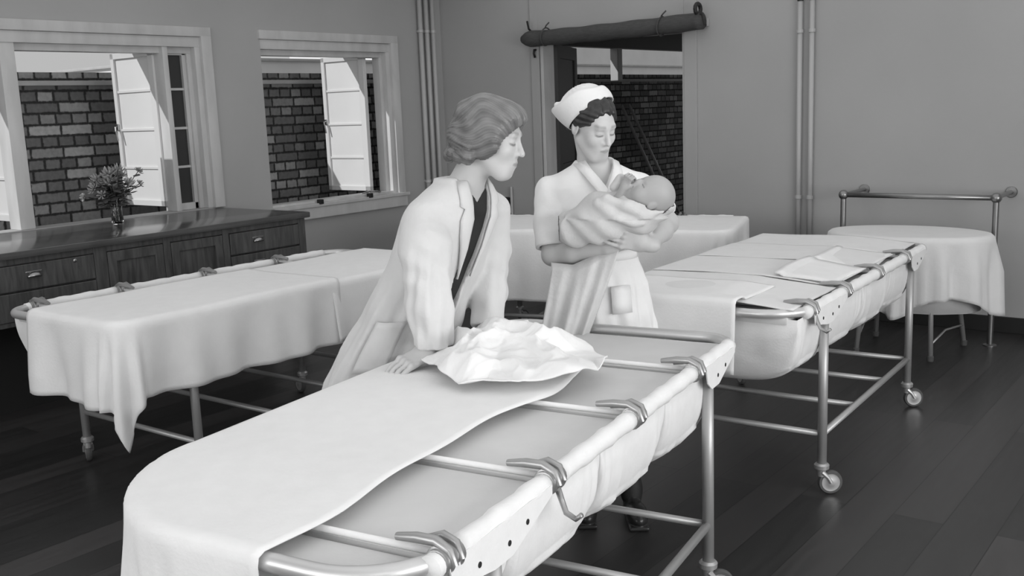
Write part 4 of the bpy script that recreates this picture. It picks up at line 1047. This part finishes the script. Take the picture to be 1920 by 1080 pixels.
# muslin cloth hanging from the nurse's forearm in front of the dress
def hang():
    b = NB(); g = []; NU, NV = 40, 60
    top = [np.array(px(x, y, D)) for x, y, D in ((1034, 505, 3.70), (1075, 510, 3.66), (1120, 490, 3.63), (1160, 470, 3.61))]
    bot = [np.array(px(x, y, D)) for x, y, D in ((1012, 628, 3.70), (1040, 668, 3.66), (1070, 664, 3.66), (1096, 650, 3.69))]
    def lerp(L, u):
        k = min(int(u * 3), 2); f = u * 3 - k; return L[k] * (1 - f) + L[k + 1] * f
    base = top[1] @ ROT
    for i in range(NU + 1):
        u = i / NU; row = []
        for j in range(NV + 1):
            v = j / NV; vv = v ** (1.0 + .25 * u); P_ = lerp(top, u) * (1 - vv) + lerp(bot, u) * vv
            P_ = P_ + np.array([0, -(.012 * math.sin(u * 15 + 1.5 * v) + .006 * math.sin(u * 31 + 2)) * (.35 + v) - .02 * math.sin(PI * v) , .010 * math.sin(u * 12) * (v > .9)])
            row.append(b.verts.new(tuple(P_ @ ROT - base)))
        # tuck the upper edge over the arm
        P0 = lerp(top, u) + np.array([0, .03, .022]); P1 = lerp(top, u) + np.array([0, .075, .012])
        row = [b.verts.new(tuple(P1 @ ROT - base)), b.verts.new(tuple(P0 @ ROT - base))] + row; g.append(row)
    for i in range(NU):
        for j in range(NV + 2): b.faces.new((g[i][j], g[i + 1][j], g[i + 1][j + 1], g[i][j + 1]))
    o = obj('muslin_cloth', b, MUSLIN, None, smooth=True); o.location = base; md = o.modifiers.new('s', 'SOLIDIFY'); md.thickness = .003
    setp(o, "thin greyish cloth hanging over the nurse's forearm in front of the skirt", 'cloth')
hang()

# ---- the visitor in a white coat, leaning over the trolley
def build_visitor():
    base = W(-.47, 3.50, 0)
    HC = np.array(px(921, 258, 3.27)); HF = frame3((.93, -.28, -.22), (.16, 0, 1)); HS = 1.03
    neck = np.array((-.150, 3.33, 1.40))
    shN, shF = np.array((-.275, 3.225, 1.305)), np.array((-.055, 3.46, 1.305))
    elN, wrN = np.array(px(800, 500, 3.13)), np.array(px(813, 650, 3.13))
    elF, wrF = np.array(px(918, 500, 3.52)), np.array(px(912, 612, 3.42))
    AN = .82                                              # direction of the shoulder line in the r,d plane
    hN = frame3(np.array(px(742, 694, 3.05)) - wrN, (-.25, -.45, .85)); hF = frame3((.25, -.9, -.3), (.2, 0, 1))
    TOR = [(.84, -.39, 3.47, .15, .11, AN), (.95, -.345, 3.44, .15, .12, AN), (1.10, -.265, 3.39, .14, .10, AN), (1.22, -.215, 3.365, .15, .10, AN), (1.32, -.18, 3.345, .165, .09, AN), (1.385, -.16, 3.335, .10, .07, AN), (1.42, -.15, 3.33, .06, .055, AN)]
    fN, fF = np.array((-.50, 3.40, 0)), np.array((-.38, 3.58, 0))
    fwd = np.array([math.sin(AN), -math.cos(AN)]); lat = np.array([math.cos(AN), math.sin(AN)])
    def body(p):
        d = head_sdf(to_local(p, HC, HF), HS)
        d = smin(d, s_cone(p, neck + A3(-.015, 0, -.04), HC + HF @ np.array([0, -.026, -.060]), .060, .052), .025)
        d = smin(d, s_loft(p, TOR), .03)
        for sh, el, wr, hd, mi in ((shN, elN, wrN, hN, 1), (shF, elF, wrF, hF, -1)):
            d = smin(d, s_chain(p, [sh, el, el * .6 + wr * .4, wr], [.052, .042, .042, .029], .02), .03)
            d = smin(d, hand_sdf(to_local(p, wr + hd @ np.array([0, .015, 0]), hd), 1.08, (.10, .12, .14, .18), (.35, .35, .2), (.55, -.25), mi), .012)
        for f in (fN, fF):
            d = smin(d, s_chain(p, [(f[0] + .03, f[1] + .01, .86), (f[0], f[1] + .02, .46), (f[0] - .01, f[1] + .03, .34), (f[0] - .02, f[1] + .03, .09), (f[0], f[1], .06)], [.085, .058, .052, .038, .036], .03), .03)
        return d
    def tone(v):
        t = head_tone(to_local(v, HC, HF), HS, .57); k = np.clip((HC[2] - .09 - v[:, 2]) / .08, 0, 1); t = t * (1 - k) + .53 * k
        return t
    o = sculpt('person', body, (-.70, 2.96, .0), (.12, 3.78, 1.74), .0038, SKIN, None, base, tone); o.location = base
    setp(o, 'person in an open white coat leaning over the nearest trolley toward the baby', 'person')
    def hair(p):
        q = to_local(p, HC, HF) / HS
        d = s_ell(q, (0, -.022, .040), (.092, .112, .092)); d = smin(d, s_ell(q, (0, -.062, -.018), (.090, .075, .062)), .03)
        d = smin(d, s_ell(q, (0, .040, .072), (.072, .062, .044)), .02)           # swept fringe
        for x in (-1, 1): d = smin(d, s_ell(q, (x * .072, .0, -.012), (.026, .052, .058)), .03)
        # rolled ends at the nape
        for i in range(9):
            a = PI * (.02 + .96 * i / 8); c = (math.cos(a) * .088, -.030 - math.sin(a) * .088, -.070 - .006 * (i % 2)); d = smin(d, s_sphere(q, c, .022), .012)
        d = smax(d, -s_ell(q, (0, .106, -.040), (.080, .068, .098)), .010)
        d = np.maximum(d, -(s_ell(q, (0, .03, -.12), (.07, .08, .075))))
        fl = np.arctan2(q[:, 0], q[:, 2] + .03) * 22 + q[:, 1] * 26 + 3 * np.sin(q[:, 1] * 30 + q[:, 2] * 22)
        return (d + .0012 * np.sin(fl * 1.7) + .0010 * np.sin(fl * 3.7 + 1) + .0055 * wob(q, 48, 3, 4)) * HS
    def htone(v):
        q = to_local(v, HC, HF) / HS
        fl = np.arctan2(q[:, 0], q[:, 2] + .03) * 22 + q[:, 1] * 26 + 3 * np.sin(q[:, 1] * 30 + q[:, 2] * 22)
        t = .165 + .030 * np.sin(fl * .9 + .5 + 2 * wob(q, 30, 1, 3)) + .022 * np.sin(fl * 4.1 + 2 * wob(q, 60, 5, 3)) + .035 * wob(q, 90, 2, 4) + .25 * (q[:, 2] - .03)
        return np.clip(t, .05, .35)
    hm = mat_attr('light_brown_wavy_hair', .42, .5)
    sculpt('hair', hair, HC - .19, HC + .19, .0034, hm, o, base, htone)
    # dark shirt and skirt, seen in the opening of the coat
    SH = [(z, x, y, a + .012, b_ + .012, an) for z, x, y, a, b_, an in TOR]; SH[-1] = (1.405, -.155, 3.333, .066, .062, AN)
    def shirt(p):
        d = s_loft(p, SH)
        q = p[:, :2] - A3(-.150, 3.33); y = q @ A3(*fwd); x = q @ A3(*lat)
        v = np.maximum(np.abs(x) - np.clip((p[:, 2] - 1.345) * .55, -.01, .06), -y - .0)
        d = smax(d, -v, .006); d = smax(d, -s_cone(p, neck + A3(0, 0, -.01), neck + A3(.02, 0, .1), .063, .066), .006)
        return d + .002 * wob(p, 40, 2, 4)
    sculpt('dark_blouse', shirt, (-.62, 3.1, .83), (.08, 3.7, 1.43), .006, SHIRTM, o, base)
    SK = [(.46, -.44, 3.50, .22, .17, AN), (.70, -.42, 3.49, .195, .155, AN), (.88, -.375, 3.46, .165, .135, AN), (.94, -.35, 3.445, .160, .128, AN)]
    sculpt('dark_skirt', lambda p: s_loft(p, SK, lambda th, z, u, v: .006 * np.sin(th * 12) * np.clip((.95 - z) * 3, 0, 1)), (-.70, 3.28, .44), (-.12, 3.72, .96), .008, SHIRTM, o, base)
    CT = [(.36, -.500, 3.52, .275, .195, AN), (.55, -.490, 3.515, .260, .185, AN), (.72, -.455, 3.505, .240, .175, AN), (.85, -.400, 3.478, .222, .172, AN), (.95, -.350, 3.45, .205, .158, AN), (1.08, -.280, 3.40, .192, .142, AN), (1.20, -.228, 3.372, .194, .136, AN), (1.30, -.188, 3.35, .200, .124, AN), (1.36, -.170, 3.338, .178, .104, AN), (1.40, -.162, 3.332, .125, .085, AN), (1.42, -.156, 3.330, .095, .076, AN), (1.432, -.155, 3.33, .084, .072, AN)]
    def coat(p):
        def fz(th, z, u, v):
            k = np.clip((1.15 - z) / .5, 0, 1.3)
            return .014 * k * np.sin(th * 9 + 2.2 * np.sin(z * 3.5) + 1) + .007 * k * np.sin(th * 19 + z * 6) + .005 * np.sin(z * 30 + 4 * th) * np.exp(-((z - 1.0) / .15) ** 2)
        d0 = s_loft(p, CT, fz)
        q = p[:, :2]; T = np.array(CT, np.float32); cx = np.interp(p[:, 2], T[:, 0], T[:, 1]); cy = np.interp(p[:, 2], T[:, 0], T[:, 2])
        q = np.stack([p[:, 0] - cx, p[:, 1] - cy], 1).astype(np.float32); x = q @ A3(*lat); y = q @ A3(*fwd)
        z = p[:, 2]
        wl = np.interp(z, [.36, .80, .95, 1.15, 1.30, 1.40, 1.46], [.10, .055, .030, .030, .040, .048, .055]).astype(np.float32)
        sh = np.interp(z, [.36, .8, .95, 1.2, 1.42], [.0, .0, .0, .012, .012]).astype(np.float32)
        cut = np.maximum(np.abs(x - sh) - wl, .02 - y)
        d = smax(d0, -cut, .006)
        d = np.maximum(d, -s_cone(p, neck + A3(0, 0, -.02), HC + HF @ np.array([0, -.03, -.05]), .066, .062))
        # turned collar and lapels
        col = np.maximum(np.abs(s_cone(p, neck + A3(-.01, 0, .0), neck + A3(.015, -.005, .055), .082, .072)) - .007, np.maximum(1.385 - z, z - 1.432)); col = np.maximum(col, y - .045)
        d = smin(d, col, .008)
        for sh_, el, wr, rr_ in ((shN, elN, wrN, (.066, .080, .070, .058)), (shF, elF, wrF, (.060, .066, .058, .050))):
            dv = (wr - el) / np.linalg.norm(wr - el); e = wr - dv * .0
            sl = s_chain(p, [sh_, sh_ * .35 + el * .65, el * .5 + e * .5, e], rr_, .03)
            tt = (p - A3(*sh_)) @ A3(*((e - sh_) / np.linalg.norm(e - sh_)))
            an = np.arctan2((p - A3(*el)) @ A3(1, 0, 0), (p - A3(*el)) @ A3(0, 1, 0))
            el_ = np.exp(-((p - A3(*el)) ** 2).sum(1) / .012)
            fade = np.clip(tt * 7 - .5, 0, 1)
            sl = sl + fade * (.0048 * np.sin(an * 5 + tt * 9 + 1.5 * np.sin(tt * 17)) + .0024 * np.sin(an * 11 - tt * 14)) + .0035 * el_ * np.sin(tt * 85 + 3.0 * an) + .003 * wob(p, 20, 4, 5)
            sl = smax(sl, (p - A3(*e)) @ A3(*dv), .004)
            sl = np.maximum(sl, -s_cone(p, e - dv * .06, e + dv * .1, rr_[3] - .018, rr_[3] - .016))
            d = smin(d, sl, .025)
        return d + .003 * wob(p, 24, 6, 5)
    ct = sculpt('white_coat', coat, (-.80, 2.98, .35), (.12, 3.80, 1.47), .006, COATM, o, base)
    def lapel(pts, wds, par):
        T = np.array(CT); b = NB(); rows = []
        for (x, z), wd in zip(pts, wds):
            cx, cy, a, bb = [np.interp(z, T[:, 0], T[:, k]) for k in (1, 2, 3, 4)]; row = []
            for i in range(6):
                xx = x + wd * i / 5; yy = bb * math.sqrt(max(0, 1 - (xx / a) ** 2)) + .007 + .006 * math.sin(PI * i / 5); P_ = np.array([cx, cy]) + lat * xx + fwd * yy
                row.append(b.verts.new(tuple(np.array([P_[0], P_[1], z]) @ ROT - base)))
            rows.append(row)
        for A, B_ in zip(rows, rows[1:]):
            for j in range(5): b.faces.new((A[j], A[j + 1], B_[j + 1], B_[j]))
        q = obj('lapel', b, COATM, par, smooth=True); md = q.modifiers.new('s', 'SOLIDIFY'); md.thickness = .005
    zz = [1.425, 1.40, 1.37, 1.345, 1.335, 1.30, 1.25, 1.20, 1.15, 1.10]
    op = [float(np.interp(z, [.36, .80, .95, 1.15, 1.30, 1.40, 1.46], [.10, .055, .030, .030, .040, .048, .055])) for z in zz]; of = [.012 if z > 1.2 else .012 * (z - .95) / .25 for z in zz]
    wd = [.030, .040, .046, .050, .034, .052, .044, .032, .018, .004]
    lapel([(-o_ + f_ , z) for o_, f_, z in zip(op, of, zz)], [-w_ for w_ in wd], ct); lapel([(o_ + f_, z) for o_, f_, z in zip(op, of, zz)], wd, ct)
    # patch pocket on the near hip
    b = NB(); T = np.array(CT); rows = []
    for iz in range(9):
        z = .79 + .18 * iz / 8; row = []; cx, cy, a, bb = [np.interp(z, T[:, 0], T[:, k]) for k in (1, 2, 3, 4)]
        for i in range(9):
            th = -1.35 - .62 * i / 8 + .9; th = -.62 - .55 * i / 8 + .35; xx = -a * math.cos(th) ; yy = -bb * math.sin(th) * 1.0
            k = 1 + (.012 + .010 * math.sin(PI * i / 8) * (iz / 8)) / max(a, bb)
            P_ = np.array([cx, cy]) + lat * xx * k + fwd * yy * k; row.append(b.verts.new(tuple(np.array([P_[0], P_[1], z]) @ ROT - base)))
        rows.append(row)
    for A, B_ in zip(rows, rows[1:]):
        for j in range(8): b.faces.new((A[j], A[j + 1], B_[j + 1], B_[j]))
    q = obj('patch_pocket', b, COATM, ct, smooth=True); md = q.modifiers.new('s', 'SOLIDIFY'); md.thickness = .004
    for f in (fN, fF):
        def shoe(p, f=f):
            d = smin(s_ell(p, (f[0] + .06, f[1] - .02, .040), (.090, .046, .040)), s_ell(p, (f[0] - .04, f[1] + .03, .055), (.055, .040, .055)), .03)
            d = smax(d, .003 - p[:, 2], .004); return smin(d, s_box(p, (f[0] + .02, f[1], .010), (.115, .042, .009), .006), .006)
        sculpt('shoe', shoe, (f[0] - .14, f[1] - .12, -.01), (f[0] + .20, f[1] + .14, .14), .005, SHOEM, o, base)
    return o
visitor = build_visitor()
# ---------------------------------------------------------------- light
def area(name, loc, rot, sx, sy, e):
    l = bpy.data.lights.new(name, 'AREA'); l.shape = 'RECTANGLE'; l.size = sx; l.size_y = sy; l.energy = e
    o = bpy.data.objects.new(name, l); COL.objects.link(o); o.location = loc; o.rotation_euler = rot; return o
sun = bpy.data.lights.new('sun', 'SUN'); sun.energy = 2.6; sun.angle = .009
so = bpy.data.objects.new('sun', sun); COL.objects.link(so)
so.rotation_euler = Vector((.38, .74, -.56)).to_track_quat('-Z', 'Y').to_euler()
w = bpy.data.worlds.new('sky'); SC.world = w; w.use_nodes = True
w.node_tree.nodes['Background'].inputs[0].default_value = (1, 1, 1, 1); w.node_tree.nodes['Background'].inputs[1].default_value = .44
# soft fills added behind and beside the camera; these walls hold no windows
area('fill_light_right', (RX - .05, 2.0, 1.6), (math.radians(90), 0, math.radians(90)), 5.0, 1.8, 165)
area('fill_light_back', (-2.6, FY + .05, 1.9), (math.radians(90), 0, math.radians(0)), 5.5, 1.8, 96)
# added overhead fill panel that evens out the room light
area('ceiling_fill_light', (-2.7, 4.0, CZ - .06), (0, 0, 0), 6.0, 6.8, 58)
# the press photographer's flash bulb, held up beside the camera
fl = bpy.data.lights.new('flash', 'POINT'); fl.energy = 10.5; fl.shadow_soft_size = .10
fo = bpy.data.objects.new('flash', fl); COL.objects.link(fo); fo.location = (.25, -.15, 2.05)
SC.view_settings.view_transform = 'Standard'; SC.view_settings.look = 'None'; SC.view_settings.gamma = 1.0; SC.view_settings.use_curve_mapping = False
SC.view_settings.exposure = 0.15
